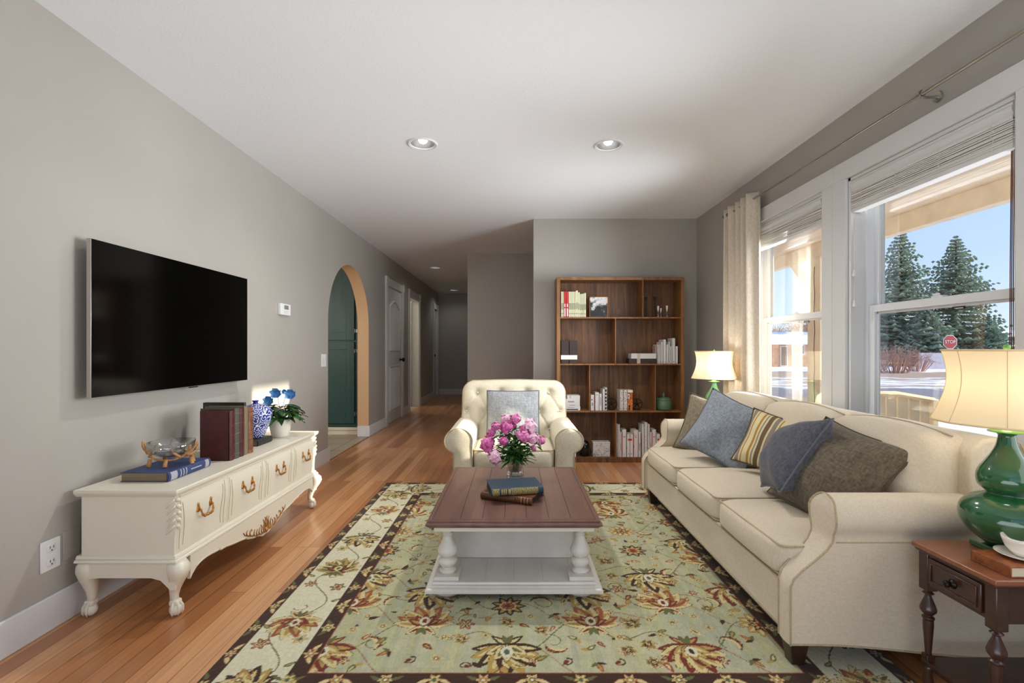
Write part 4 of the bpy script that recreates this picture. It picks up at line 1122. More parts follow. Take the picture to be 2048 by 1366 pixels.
# ================================================================ ARMCHAIR
def armchair():
    t = T('armchair', (-.005, 3.7, 0), 'cream tufted armchair with rolled arms facing the coffee table', 'armchair')
    m_, pm = M['chair'], M['piping']
    YFr = 3.36
    for sg in (-1, 1):
        # lateral l runs inward from the outer roll edge at |x| = .482
        prof = arm_profile(.09, .552, .088, .192, .062, (.098,), .405, .098)
        def place(a, l, z, sg=sg): return (-.004 + sg * (.482 - l), a, z)
        m, rows = arm_mesh(prof, lambda z: YFr - .006 * sstep(.3, .5, z), 4.06, place, bulge=.012)
        a_ = O('arm', m, m_, t, smooth='all')
        pts = [place(r[-1][0] - .001, r[-1][1], r[-1][2]) for r in rows] + [place(r[0][0] - .001, r[0][1], r[0][2]) for r in rows[::-1]]
        O('piping', MB().tube(pts, .0045, 6), pm, a_, smooth='all')
    O('seat_frame', MB().box(-.30, .292, YFr + .015, 4.06, .09, .25), m_, t, bev=.01)
    q = MB().blob((0, 0, 0), (1, 1, 1), 14, 14, 9); vs = []
    for x, y, z in q.v:
        vs.append((-.004 + x * .288, 3.62 + y * .268 - (.012 * (1 - z * z) if y < -.5 else 0), .328 + z * .077 + (.03 * (1 - x * x) * (1 - y * y) if z > 0 else 0)))
    q.v = vs; c = O('seat_cushion', q, m_, t, smooth='all')
    for zz in (.262, .398):
        O('piping', MB().tube([(-.286, 3.85, zz), (-.288, 3.40, zz), (-.272, 3.362, zz), (-.004, 3.348, zz + .002), (.264, 3.362, zz), (.280, 3.40, zz), (.278, 3.85, zz)], .0045, 6), pm, c, smooth='all')
    # tufted back
    Wb, zb, zt = .424, .36, .845
    but = [(-.30, .745), (-.115, .745), (.10, .745), (.285, .745), (-.385, .60), (-.21, .60), (-.01, .60), (.20, .60), (.375, .60), (-.30, .46), (.285, .46)]
    def bfn(u, v):
        # outline: rounded rectangle
        a = (2 * u - 1); z = zb + (zt - zb) * v
        R = .10
        wv = 1.0
        if z > zt - R:
            k = (z - (zt - R)) / R; wv = (Wb - R + R * math.sqrt(max(0, 1 - k * k * .96))) / Wb
        x = a * Wb * wv
        edge = max(0, 1 - abs(a) ** 8) ** .5 * max(0, 1 - max(0, (z - (zt - .06)) / .06) ** 2) ** .5
        y = 3.875 + .16 * (v) - .055 * edge
        dim = 0
        for bx, bz in but:
            d2 = ((x - bx) ** 2 + (z - bz) ** 2)
            dim += .026 * math.exp(-d2 / .0011) + .016 * math.exp(-d2 / .006)
        # folds between neighbouring buttons
        for i in range(len(but)):
            for j in range(i + 1, len(but)):
                b1, b2 = but[i], but[j]
                if abs(b1[1] - b2[1]) < .05 or math.hypot(b1[0] - b2[0], b1[1] - b2[1]) > .2: continue
                vx, vz = b2[0] - b1[0], b2[1] - b1[1]; L2 = vx * vx + vz * vz
                tt = ((x - b1[0]) * vx + (z - b1[1]) * vz) / L2
                if 0 < tt < 1:
                    dd = abs((x - b1[0]) * vz - (z - b1[1]) * vx) / math.sqrt(L2)
                    dim += .007 * math.exp(-(dd / .009) ** 2) * (1 - (2 * tt - 1) ** 4 * .2)
        return (x - .004, y + dim, z + .003 * math.cos(a * 3))
    bk = MB().grid(bfn, 110, 60)
    b_ = O('back', bk, m_, t, smooth='all')
    O('back_shell', MB().grid(lambda u, v: (bfn(u, v)[0] * 1.0, 4.085 + .03 * v - .0 + (-.04 * abs(2 * u - 1) ** 8), bfn(u, v)[2]), 40, 24)
      .add(sum([[bfn(u, v), (bfn(u, v)[0], 4.085 + .03 * v - .04 * abs(2 * u - 1) ** 8, bfn(u, v)[2])] for u, v in [(0, k / 24) for k in range(25)] + [(k / 40, 1) for k in range(1, 41)] + [(1, 1 - k / 24) for k in range(1, 25)]], []),
           [(2 * i, 2 * i + 1, 2 * i + 3, 2 * i + 2) for i in range(88)]), m_, b_, smooth='all')
    e = [bfn(0, k / 24) for k in range(25)] + [bfn(k / 40, 1) for k in range(1, 41)] + [bfn(1, 1 - k / 24) for k in range(1, 25)]
    O('back_piping', MB().tube([(p[0] * 1.0, p[1] - .002, p[2]) for p in e], .0045, 6), pm, b_, smooth='all')
    for bx, bz in but:
        v = (bz - zb) / (zt - zb); y = 3.875 + .16 * v - .055 + .026 + .012
        O('button', MB().blob((bx - .004, y - .004, bz), (.010, .006, .010), 4, 4), m_, b_, smooth='all')
    for x in (-.36, .352):
        for y, hh in ((3.42, .09), (4.0, .09)):
            zb_ = RUGZ if y < 3.97 else 0
            O('leg', MB().lathe([(.018, zb_), (.028, .095)], (x, y, 0), 4), M['foot'], t, smooth=False)
    return t
armchair()
o = pillow('throw_pillow', 'light grey square pillow leaning against the tufted back of the armchair', M['greychair'], M['greypipe'], .415, .13, (0, 0, 0), (0, 0, 0), ear=.03, seed=9)
place_pillow(o, (-.012, 3.80, .575), (0, -.96, .30), (0, .3, 1))

# ================================================================ COFFEE TABLE
def coffee_table():
    x0, x1, y0, y1 = -.389, .385, 2.09, 3.073
    t = T('coffee_table', ((x0 + x1) / 2, (y0 + y1) / 2, RUGZ), 'square coffee table with plank mahogany top and white turned pedestal legs', 'coffee table')
    zt = .359
    top = MB().box(x0 + .012, x1 - .012, y0 + .012, y1 - .012, zt - .010, zt)
    def ringslab(m, z0, z1, i0, i1):
        vs = [(x0 + i, y0 + i, z) for i, z in ((i0, z0), (i1, z1))]
        a = [(x0 + i0, y0 + i0, z0), (x1 - i0, y0 + i0, z0), (x1 - i0, y1 - i0, z0), (x0 + i0, y1 - i0, z0), (x0 + i1, y0 + i1, z1), (x1 - i1, y0 + i1, z1), (x1 - i1, y1 - i1, z1), (x0 + i1, y1 - i1, z1)]
        m.add(a, [(3, 2, 1, 0), (4, 5, 6, 7), (0, 1, 5, 4), (1, 2, 6, 5), (2, 3, 7, 6), (3, 0, 4, 7)]); return m
    ringslab(top, zt - .018, zt - .009, .0, .006); ringslab(top, zt - .026, zt - .018, .010, .0); ringslab(top, zt - .033, zt - .026, .018, .012)
    tp = O('table_top', top, M['tabletop'], t, bev=.002)
    gr = MB()
    px = [948 - 0, 981, 1006, 1046, 1080, 1113]
    for k in range(1, 7):
        xx = x0 + .04 + (x1 - x0 - .08) * (k + .12) / 7.1
        gr.box(xx - .0011, xx + .0011, y0 + .045, y1 - .03, zt - .004, zt + .0003)
    for y in (y0 + .03, y1 - .03): gr.box(x0 + .03, x1 - .03, y - .0008, y + .0008, zt - .004, zt + .0003)
    for x in (x0 + .03, x1 - .03): gr.box(x - .0008, x + .0008, y0 + .03, y1 - .03, zt - .004, zt + .0003)
    O('plank_groove', gr, M['groove'], tp, smooth=False)
    O('apron', MB().box(x0 + .035, x1 - .035, y0 + .035, y0 + .055, zt - .055, zt - .0335).box(x0 + .035, x1 - .035, y1 - .055, y1 - .035, zt - .055, zt - .0335).box(x0 + .035, x0 + .055, y0 + .055, y1 - .055, zt - .055, zt - .0335).box(x1 - .055, x1 - .035, y0 + .055, y1 - .055, zt - .055, zt - .0335), M['cream'], t, bev=.001)
    # box body set in from the legs
    bx = MB().box(x0 + .15, x1 - .15, y0 + .53, y1 - .10, .09, zt - .034)
    bx = MB().box(x0 + .098, x1 - .098, y0 + .275, y1 - .14, .085, zt - .034)
    O('cabinet_body', bx, M['whitewood'], t, bev=.003)
    zs = .085
    sh = MB(); ringslab(sh, .046, .060, 0, 0); ringslab(sh, .060, .066, .0, .010); ringslab(sh, .066, .074, .014, .014); ringslab(sh, .074, .0845, .026, .030)
    s_ = O('base_shelf', sh, M['whitewood'], t, bev=.002)
    for k in range(1, 6):
        xx = x0 + (x1 - x0) * k / 6
        O('shelf_groove', MB().box(xx - .0006, xx + .0006, y0 + .05, y0 + .27, .083, .0848), M['cream_dark'], s_, smooth=False)
    pr = [(.036, 0), (.036, .003), (.042, .010), (.036, .018), (.028, .022), (.026, .028), (.036, .034), (.044, .046), (.046, .054), (.044, .062), (.034, .072), (.026, .076), (.034, .080), (.044, .088), (.050, .100), (.049, .112), (.044, .124), (.034, .142), (.026, .158),
          (.022, .172), (.022, .178), (.027, .183), (.027, .188), (.023, .193), (.022, .197), (.026, .204), (.030, .208), (.030, .214)]
    H0 = .102; H1 = zt - .056
    k = (H1 - H0) / .214
    for x in (x0 + .088, x1 - .088):
        for y in (y0 + .095, y1 - .095):
            m = MB().box(x - .055, x + .055, y - .055, y + .055, .085, H0)
            m.lathe([(r * .92, H0 + z * k) for r, z in pr], (x, y, 0), 32)
            m.box(x - .032, x + .032, y - .032, y + .032, H1 - .001, H1 + .022)
            O('leg', m, M['whitewood'], t, bev=.0015)
            O('bun_foot', MB().lathe([(.03, RUGZ), (.055, RUGZ + .004), (.068, RUGZ + .016), (.070, RUGZ + .024), (.062, .044), (.05, .0475)], (x, y, 0), 32), M['whitewood'], t)
    return t
coffee_table()

# ---- books on the table
def big_book(name, label, L, Wd, th, loc, rz, cover, page, cat='book', group=None, spine_mat=None, ribs=0, round_=.35, rot=None):
    """local: length along x, spine at -y, flat"""
    o = T(name, loc, label, cat, group, rz=rz)
    c = MB(); ct = .003
    c.box(0, L, 0, Wd, 0, ct).box(0, L, 0, Wd, th - ct, th)
    n = 8; pts = []
    for k in range(n + 1):
        a = -PI / 2 + PI * k / n; pts.append((-th * round_ * math.cos(a) + .002, th / 2 + th / 2 * math.sin(a)))
    pts2 = pts + [(ct + .002, th - .0005), (ct + .002, .0005)]
    c.prism(pts2, 'x', 0, L)
    for k in range(ribs):
        x = L * (.12 + .76 * k / max(1, ribs - 1))
        c.tube([(x, p[0], p[1]) for p in pts], .0022, 6)
    O('cover', c, cover, o, world=False, bev=.0008, seg=1)
    O('pages', MB().box(.003, L - .003, ct, Wd - .004, ct, th - ct), page, o, world=False, smooth=False)
    return o
def spine_patch(o, x0, x1, th, mat, round_=.35, z0=.12, z1=.88, name='spine_ornament', label=None):
    m = MB(); n = 6
    def fn(u, v):
        q = z0 + (z1 - z0) * v; a = -PI / 2 + PI * q
        zz = th / 2 + th / 2 * math.sin(a)
        return (x0 + (x1 - x0) * u, -th * round_ * math.cos(a) + .002 - .0006, zz)
    m.grid(fn, 2, 8)
    return O(name, m, mat, o, world=False, label=label)
def ornament(name, base_, fg, scale=160, thr=.5):
    m, nt, b = mk(name); b.inputs['Roughness'].default_value = .45; b.inputs['Metallic'].default_value = .2
    cc = coords(nt); v = N(nt, 'TexVoronoi', feature='DISTANCE_TO_EDGE', ins={'Scale': scale}); nt.links.new(cc, v.inputs['Vector'])
    w_ = N(nt, 'TexWave', ins={'Scale': scale * .35, 'Distortion': 9, 'Detail': 2}); nt.links.new(cc, w_.inputs['Vector'])
    a = N(nt, 'Math', operation='MULTIPLY_ADD'); nt.links.new(v.outputs[0], a.inputs[0]); a.inputs[1].default_value = .9; nt.links.new(w_.outputs[1], a.inputs[2])
    nt.links.new(ramp(nt, a.outputs[0], [(thr, rgb(fg)), (thr + .12, rgb(base_))]), b.inputs['Base Color']); return m
M['gold_orn'] = ornament('gold_tooling', (34, 60, 70), (190, 166, 84))
M['gold_orn2'] = ornament('faded_gold_tooling', (56, 30, 16), (120, 78, 36), 130, .4)
M['navy'] = plain('teal_blue_cover', (25, 52, 68), .55, bs=.3, bscale=700)
M['brownleather'] = plain('brown_leather', (92, 44, 26), .45, var=.2, vs=30)
M['blackpage'] = plain('black_page_edge', (16, 12, 10), .7)
M['gilt'] = plain('gilt_lettering', (176, 154, 90), .4, .5)
zt = .3595
A = fromfront(964, 997, 2.33)
bb = big_book('book', 'brown leather book lying under the teal one on the coffee table', .273, .17, .034, (-.167, 2.417, zt), math.radians(-23), M['brownleather'], M['blackpage'], group='books on the coffee table')
spine_patch(bb, .006, .20, .034, M['gold_orn2'])
for x in (.218, .235, .25): spine_patch(bb, x, x + .003, .034, M['gilt'], name='gilt_band')
bt = big_book('book', 'teal blue book with gold spine on top of the brown one', .260, .17, .036, (-.1136, 2.337, zt + .0345), math.radians(11), M['navy'], M['blackpage'], group='books on the coffee table')
spine_patch(bt, .006, .040, .036, M['gold_orn']); spine_patch(bt, .10, .232, .036, M['gold_orn'])
for x in (.050, .060, .070, .084, .091): spine_patch(bt, x, x + .006, .036, M['gilt'], z0=.28, z1=.8, name='spine_lettering')

# ---- vase with peonies
VX, VY = .003, 2.77
v = T('glass_vase', (VX, VY, zt), 'small clear cut glass vase holding the pink peonies', 'vase')
O('vase_wall', MB().lathe([(.032, zt), (.042, zt + .004), (.044, zt + .02), (.047, zt + .032), (.043, zt + .042), (.038, zt + .05), (.041, zt + .06), (.046, zt + .078), (.050, zt + .105), (.047, zt + .105), (.042, zt + .078), (.037, zt + .06), (.034, zt + .05), (.039, zt + .042), (.041, zt + .032), (.038, zt + .02), (.001, zt + .012)], (VX, VY, 0), 16), M['glassware'], v, smooth=False)
O('water', MB().lathe([(.001, zt + .013), (.036, zt + .02), (.036, zt + .03), (.033, zt + .05), (.037, zt + .07), (.001, zt + .071)], (VX, VY, 0), 20), pane('water', (.82, .86, .78), .1), v)
def petals(name, c1, c2):
    m, nt, b = mk(name); b.inputs['Roughness'].default_value = .6; b.inputs['Subsurface Weight'].default_value = .0
    cc = coords(nt, (55, 55, 55)); n = N(nt, 'TexNoise', ins={'Scale': 1.0, 'Detail': 3}); nt.links.new(cc, n.inputs['Vector'])
    nt.links.new(ramp(nt, n.outputs[0], [(.32, rgb(c1)), (.68, rgb(c2))]), b.inputs['Base Color']); return m
M['pet_deep'] = petals('deep_pink_petals', (196, 62, 140), (232, 134, 192)); M['pet_mid'] = petals('pink_petals', (216, 96, 166), (240, 168, 208)); M['pet_light'] = petals('pale_pink_petals', (232, 160, 192), (250, 224, 234))
M['leaf'] = plain('green_leaves', (52, 92, 40), .45, var=.35, vs=25); M['stem'] = plain('green_stems', (70, 110, 50), .5)
HEAD = [(1011, 838, 11, 'l', .05), (1031, 839, 11, 'm', .03), (992, 853, 11, 'm', .0), (1013, 855, 13, 'd', -.03), (983, 867, 10, 'd', .0), (976, 889, 17, 'd', -.02), (1007, 882, 10, 'd', -.06), (989, 914, 15, 'l', -.06),
        (1060, 851, 14, 'l', .01), (1049, 873, 15, 'm', -.03), (1066, 877, 14, 'l', -.01), (1084, 881, 9, 'm', .0), (1067, 896, 7, 'm', .04), (1028, 852, 7, 'd', .05), (1045, 857, 8, 'd', .0)]
posn = {0: 'topmost pale peony of the bouquet', 1: 'pink peony at the top right of the bouquet beside the pale one', 2: 'pink peony in the upper left of the bouquet', 3: 'deep pink peony in the upper middle of the bouquet', 4: 'deep pink half hidden peony on the left of the bouquet', 5: 'large deep pink peony at the far left of the bouquet',
        6: 'small round deep pink peony in the centre of the bouquet', 7: 'palest pink peony hanging lowest at the left of the bouquet', 8: 'large pale peony at the upper right of the bouquet', 9: 'pink peony right of centre above the leaves', 10: 'large pale pink peony at the right of the bouquet', 11: 'small pink bud standing out at the far right of the bouquet',
        12: 'tiny pink bud low on the right of the bouquet', 13: 'small deep pink bud under the top right peony', 14: 'small deep pink petals left of the large pale peony'}
for i, (px, py, r, sh, dy) in enumerate(HEAD):
    Y = VY + dy; c = Vector(fromfront(px, py, Y)); R = r * Y / F * 1.02
    rnd = random.Random(i + 40)
    t = T('peony', tuple(c), posn[i], 'flower', 'peonies in the glass vase')
    out_ = (c - Vector((VX, VY, zt + .13))).normalized()
    pm = MB(); npet = 64 if r > 9 else 26
    for k in range(npet):
        lat = -0.5 + 1.5 * ((k + .5) / npet); lat = min(lat, 1)
        az = k * 2.399 + rnd.uniform(-.2, .2)
        d = Vector((math.cos(az) * math.sqrt(max(0, 1 - lat * lat)), math.sin(az) * math.sqrt(max(0, 1 - lat * lat)), lat))
        q = Vector((0, 0, 1)).rotation_difference(out_); d = q @ d
        # petal: curved ruffled patch
        tx = d.cross(Vector((.3, .2, 1))).normalized(); ty = d.cross(tx)
        sz = R * (.46 if k > npet * .3 else .6) * rnd.uniform(.8, 1.2); rr = R * rnd.uniform(.60, .86)
        tl = rnd.uniform(-.5, .9); ro = rnd.uniform(0, 6)
        tx, ty = tx * math.cos(ro) + ty * math.sin(ro), -tx * math.sin(ro) + ty * math.cos(ro)
        def pf(u, w2, d=d, tx=tx, ty=ty, sz=sz, rr=rr, tl=tl):
            a = (u - .5) * 2; b2 = w2
            wdt = math.sin(PI * (b2 * .78 + .16)) 
            p = c + d * (rr + tl * sz * b2 * .8 + .12 * sz * math.sin(7 * a + ro) * b2 - .22 * sz * a * a) + tx * (a * sz * .75 * wdt) + ty * ((b2 - .4) * sz * 1.3)
            return tuple(p)
        pm.grid(pf, 4, 3)
    pm.blob(tuple(c), (R * .66, R * .66, R * .66), 4, 4)
    O('petals', pm, M[{'l': 'pet_light', 'm': 'pet_mid', 'd': 'pet_deep'}[sh]], t, smooth='all')
    base_ = Vector((VX + rnd.uniform(-.02, .02), VY + rnd.uniform(-.02, .02), zt + .03))
    mid_ = Vector((VX + rnd.uniform(-.025, .025), VY + rnd.uniform(-.02, .02), zt + .12))
    e = c - out_ * R * .6
    st = spline([tuple(base_), tuple(mid_), tuple(mid_.lerp(e, .55) + Vector((0, 0, .008))), tuple(e)], 5)
    O('stem', MB().tube(st, .0016, 6), M['stem'], t)
    # leaves along this flower's stem
    lf = MB()
    def leaf3(p0, d, L, wd, m):
        s_ = d.cross(Vector((0, 0, 1)))
        s_ = s_.normalized() if s_.length > .1 else Vector((1, 0, 0)); up = s_.cross(d).normalized()
        m.grid(lambda u, w2: tuple(p0 + d * (L * u) + s_ * ((w2 - .5) * 2 * wd * math.sin(PI * min(1, u * .9 + .08)) ) - up * (L * .35 * u * u * 1.0) + up * (abs(w2 - .5) * wd * .7)), 6, 4)
    for j in range(24 if r > 9 else 10):
        f = rnd.uniform(.30, .92); p = Vector(st[int(f * (len(st) - 1))])
        a = rnd.uniform(0, 2 * PI); d = Vector((math.cos(a), math.sin(a), rnd.uniform(-.5, .6))).normalized()
        leaf3(p + Vector((0, 0, rnd.uniform(-.02, .012))), d, rnd.uniform(.028, .06), rnd.uniform(.007, .012), lf)
    O('leaf', lf, M['leaf'], t, smooth='all')
# broad leaves over the rim
lf = MB(); rnd = random.Random(77)
for k in range(34):
    a = 2 * PI * k / 34 + rnd.uniform(-.2, .2); p = Vector((VX + .03 * math.cos(a), VY + .03 * math.sin(a), zt + rnd.uniform(.10, .15)))
    leaf3(p, Vector((math.cos(a), math.sin(a), rnd.uniform(.0, .8))).normalized(), rnd.uniform(.05, .10), rnd.uniform(.008, .015), lf)
O('foliage', lf, M['leaf'], v, smooth='all', label='dark green leaves spilling over the rim')

# ================================================================ CONSOLE
def console():
    x0, x1, y0, y1 = -1.80, -1.377, 1.97, 3.40
    t = T('console_cabinet', ((x0 + x1) / 2, (y0 + y1) / 2, 0), 'long low cream console with cabriole legs and gold handles below the television', 'console')
    m_ = M['cream']; ztop = .530
    def slab(z0, z1, i0, i1, back=0):
        m = MB(); a = [(x0 , y0 + i0, z0), (x1 - i0, y0 + i0, z0), (x1 - i0, y1 - i0, z0), (x0, y1 - i0, z0), (x0, y0 + i1, z1), (x1 - i1, y0 + i1, z1), (x1 - i1, y1 - i1, z1), (x0, y1 - i1, z1)]
        return m.add(a, [(3, 2, 1, 0), (4, 5, 6, 7), (0, 1, 5, 4), (1, 2, 6, 5), (2, 3, 7, 6), (3, 0, 4, 7)])
    tp = MB()
    for z0, z1, a, b_ in ((.526, .530, 0, .002), (.516, .526, .001, 0), (.508, .516, .006, .001), (.500, .508, .014, .007)): 
        s_ = slab(z0, z1, a, b_); tp.add(s_.v, s_.f)
    O('top', tp, m_, t, bev=.0015)
    # body with a slightly swelling front
    def fx(z):   # front x by height
        q = (z - .255) / .245
        return x1 - .022 + .006 * math.sin(PI * q) - .004 * math.sin(2 * PI * q)
    b = MB(); n = 12
    vs = []; yb0, yb1 = y0 + .018, y1 - .018
    for k in range(n + 1):
        z = .255 + .246 * k / n; vs += [(x0 + .02, yb0, z), (fx(z), yb0, z), (fx(z), yb1, z), (x0 + .02, yb1, z)]
    fs = [(4 * k + i, 4 * k + (i + 1) % 4, 4 * k + 4 + (i + 1) % 4, 4 * k + 4 + i) for k in range(n) for i in range(4)] + [(3, 2, 1, 0), (4 * n, 4 * n + 1, 4 * n + 2, 4 * n + 3)]
    b.add(vs, fs); O('body', b, m_, t)
    lm = MB()
    for z0, z1, a, b_ in ((.243, .258, .008, .014), (.231, .243, .0, .004)):
        s_ = slab(z0, z1, a, b_); lm.add(s_.v, s_.f)
    O('lower_moulding', lm, m_, t, bev=.003)
    # drawers
    Ls = (yb1 - yb0) / 4
    for k in range(4):
        ya, yb_ = yb0 + Ls * k + .012, yb0 + Ls * (k + 1) - .012
        q = MB(); nn = 10; vs = []
        for j in range(nn + 1):
            z = .268 + .222 * j / nn; x = fx(z); vs += [(x - .004, ya, z), (x + .004, ya + .003, z), (x + .004, yb_ - .003, z), (x - .004, yb_, z)]
        fs = [(4 * j + i, 4 * j + (i + 1) % 4, 4 * j + 4 + (i + 1) % 4, 4 * j + 4 + i) for j in range(nn) for i in range(4)] + [(3, 2, 1, 0), (4 * nn, 4 * nn + 1, 4 * nn + 2, 4 * nn + 3)]
        q.add(vs, fs); d = O('drawer', q, m_, t)
        for yy, sg in ((ya + .030, 1), (yb_ - .030, -1)):
            gv = MB().tube([(fx(z) + .0042, yy + sg * .006 * math.sin((z - .27) / .2 * 5), z) for z in [.285 + .018 * j for j in range(11)]], .0018, 6)
            O('carved_groove', gv, M['cream_dark'], d)
        for yy in (ya + .010, yb_ - .010):
            gv = MB().tube([(fx(z) + .0042, yy, z) for z in [.275 + .0205 * j for j in range(11)]], .0016, 6)
            O('carved_groove', gv, M['cream_dark'], d)
        yc = (ya + yb_) / 2; zc = .395; hx = fx(.38) + .004
        hd = MB()
        for s_ in (-1, 1):
            hd.blob((hx + .003, yc + s_ * .042, zc + .012), (.005, .010, .016), 4, 4)
            hd.blob((hx + .004, yc + s_ * .044, zc + .030), (.004, .006, .010), 3, 3)
            hd.blob((hx + .004, yc + s_ * .050, zc + .006), (.004, .005, .007), 3, 3)
            hd.blob((hx + .010, yc + s_ * .042, zc + .010), (.008, .0045, .0045), 3, 3)
        pth = spline([(hx + .014, yc - .042, zc + .01), (hx + .018, yc - .038, zc - .012), (hx + .02, yc - .028, zc - .024), (hx + .022, yc - .010, zc - .024), (hx + .022, yc + .010, zc - .024), (hx + .02, yc + .028, zc - .024), (hx + .018, yc + .038, zc - .012), (hx + .014, yc + .042, zc + .01)], 4)
        hd.tube(pth, [.0035 + .002 * math.sin(PI * j / (len(pth) - 1)) + .0012 * math.sin(j * 1.6) for j in range(len(pth))], 8)
        O('handle', hd, M['gold'], d, smooth='all')
    # aprons
    L = yb1 - yb0; yc = (y0 + y1) / 2
    half = [(.0, .082), (.03, .080), (.055, .088), (.09, .100), (.125, .104), (.15, .112), (.185, .122), (.20, .134), (.205, .130), (.25, .138), (.32, .148), (.37, .158), (.41, .160), (.425, .172), (.43, .166), (.50, .172), (.56, .168), (.60, .150), (.625, .128)]
    pts = []
    A_ = spline(half, 3)
    low = [(yc - a, z) for a, z in A_[::-1]] + [(yc + a, z) for a, z in A_[1:]]
    ap = MB()
    vs = []
    for y, z in low: vs += [(x1 - .018, y, z), (x1 - .004, y, z), (x1 - .004, y, .2315), (x1 - .018, y, .2315)]
    m2 = len(low)
    ap.add(vs, [(4 * i + k, 4 * i + (k + 1) % 4, 4 * i + 4 + (k + 1) % 4, 4 * i + 4 + k) for i in range(m2 - 1) for k in range(4)] + [(3, 2, 1, 0), (4 * m2 - 4, 4 * m2 - 3, 4 * m2 - 2, 4 * m2 - 1)])
    for ye in (y0 + .006, y1 - .02):
        sp2 = [(x0 + .03, .2315), (x0 + .03, .150), (x0 + .06, .166), (x0 + .10, .170), (x1 - .11, .170), (x1 - .07, .160), (x1 - .045, .135), (x1 - .03, .12), (x1 - .012, .12), (x1 - .012, .2315)]
        ap.prism(sp2, 'y', ye, ye + .014)
    O('apron', ap, m_, t, bev=.002)
    ol = MB().tube([(x1 - .003, y, z + .006) for y, z in low[4:-4]], .0022, 6); O('apron_bead', ol, m_, t, smooth='all')
    # gold carving in the middle
    g = MB()
    def gt(p, r0=.0030):
        q = spline([(x1 - .002, yc + a, z) for a, z in p], 6); n_ = len(q); g.tube(q, [r0 * (1 - .6 * j / n_) + .0006 for j in range(n_)], 6)
    for s_ in (-1, 1):
        gt([(0, .092), (s_ * .022, .10), (s_ * .030, .125), (s_ * .022, .15), (s_ * .03, .17)])
        gt([(0, .098), (s_ * .012, .11), (s_ * .014, .135), (s_ * .006, .165), (s_ * .012, .178)])
        gt([(s_ * .02, .098), (s_ * .06, .100), (s_ * .075, .12), (s_ * .065, .14)])
        gt([(s_ * .04, .100), (s_ * .05, .115), (s_ * .045, .135), (s_ * .055, .15)])
        gt([(s_ * .07, .104), (s_ * .11, .110), (s_ * .125, .13), (s_ * .115, .148)])
        gt([(s_ * .095, .108), (s_ * .10, .125), (s_ * .09, .14)])
        gt([(s_ * .12, .118), (s_ * .155, .128), (s_ * .165, .148), (s_ * .15, .16), (s_ * .145, .15)])
        gt([(s_ * .16, .130), (s_ * .19, .142), (s_ * .195, .160), (s_ * .185, .168)])
        gt([(s_ * .185, .142), (s_ * .21, .152), (s_ * .225, .170)], .0024)
    g.blob((x1 - .002, yc, .130), (.004, .007, .013), 4, 4)
    O('gold_carving', g, M['gold'], t, smooth='all')
    # corner leaf carvings
    for yy, sg in ((yb0, 1), (yb1, -1)):
        cv = MB()
        for k in range(5):
            z = .475 - .027 * k; L_ = .030 - .003 * k
            cv.tube(spline([(fx(z) + .001, yy + sg * .002, z + .016), (fx(z) + .005, yy + sg * (.012), z + .008), (fx(z) + .003, yy + sg * (L_), z - .010)], 5), [.003, .005, .007, .008, .0085, .008, .007, .006, .004, .0025, .001], 8)
            cv.tube(spline([(fx(z) - .002, yy - sg * .001, z + .014), (fx(z) - .018, yy - sg * .004, z - .002), (fx(z) - .040, yy - sg * .001, z - .026)], 5), [.003, .005, .006, .006, .006, .0055, .005, .004, .003, .002, .001], 8)
        O('corner_carving', cv, m_, t, smooth='all')
        O('corner_scroll', MB().tube(spline([(fx(z) + .001, yy + sg * (.036 + .006 * math.sin((z - .26) * 22)), z) for z in [.27, .31, .35, .39, .43, .47, .495]], 4), .0015, 6), M['cream_dark'], t)
    # cabriole legs
    def leg(xc, yc_, dx, dy):
        # dx, dy: outward direction
        sec = [(.2315, .0, .030), (.215, .010, .036), (.190, .014, .036), (.165, .008, .031), (.135, -.004, .024), (.105, -.014, .018), (.080, -.018, .0145), (.062, -.016, .0145)]
        m = MB(); vs = []; n = 12
        for z, o_, r in sec:
            for k in range(n):
                a = 2 * PI * k / n
                q = 1 / (abs(math.cos(a)) ** 5 + abs(math.sin(a)) ** 5) ** .2
                vs.append((xc + dx * o_ + r * q * math.cos(a), yc_ + dy * o_ + r * q * math.sin(a), z))
        ms = len(sec)
        m.add(vs, [(i * n + k, i * n + (k + 1) % n, (i + 1) * n + (k + 1) % n, (i + 1) * n + k) for i in range(ms - 1) for k in range(n)] + [tuple(range(n)), tuple((ms - 1) * n + k for k in range(n - 1, -1, -1))])
        lg = O('leg', m, m_, t, smooth='all')
        f = MB()
        ox, oy = dx * -.010, dy * -.010
        f.blob((xc + ox + dx * .003, yc_ + oy + dy * .003, .027), (.024, .024, .027), 6, 6)
        f.blob((xc + ox, yc_ + oy, .055), (.019, .019, .012), 6, 6, 4)
        for s_ in (-1, 0, 1):
            a = math.atan2(dy, dx) + s_ * .9
            f.tube([(xc + ox + .014 * math.cos(a), yc_ + oy + .014 * math.sin(a), .062), (xc + ox + .026 * math.cos(a), yc_ + oy + .026 * math.sin(a), .04), (xc + ox + .027 * math.cos(a), yc_ + oy + .027 * math.sin(a), .018), (xc + ox + .022 * math.cos(a), yc_ + oy + .022 * math.sin(a), .004)], [.005, .005, .0045, .002], 8)
        O('claw_foot', f, m_, lg, smooth='all')
    leg(x1 - .024, y0 + .036, 1, -.6); leg(x1 - .024, y1 - .036, 1, .6); leg(x0 + .038, y0 + .036, -.3, -.3); leg(x0 + .038, y1 - .036, -.3, .3)
    return t
console()

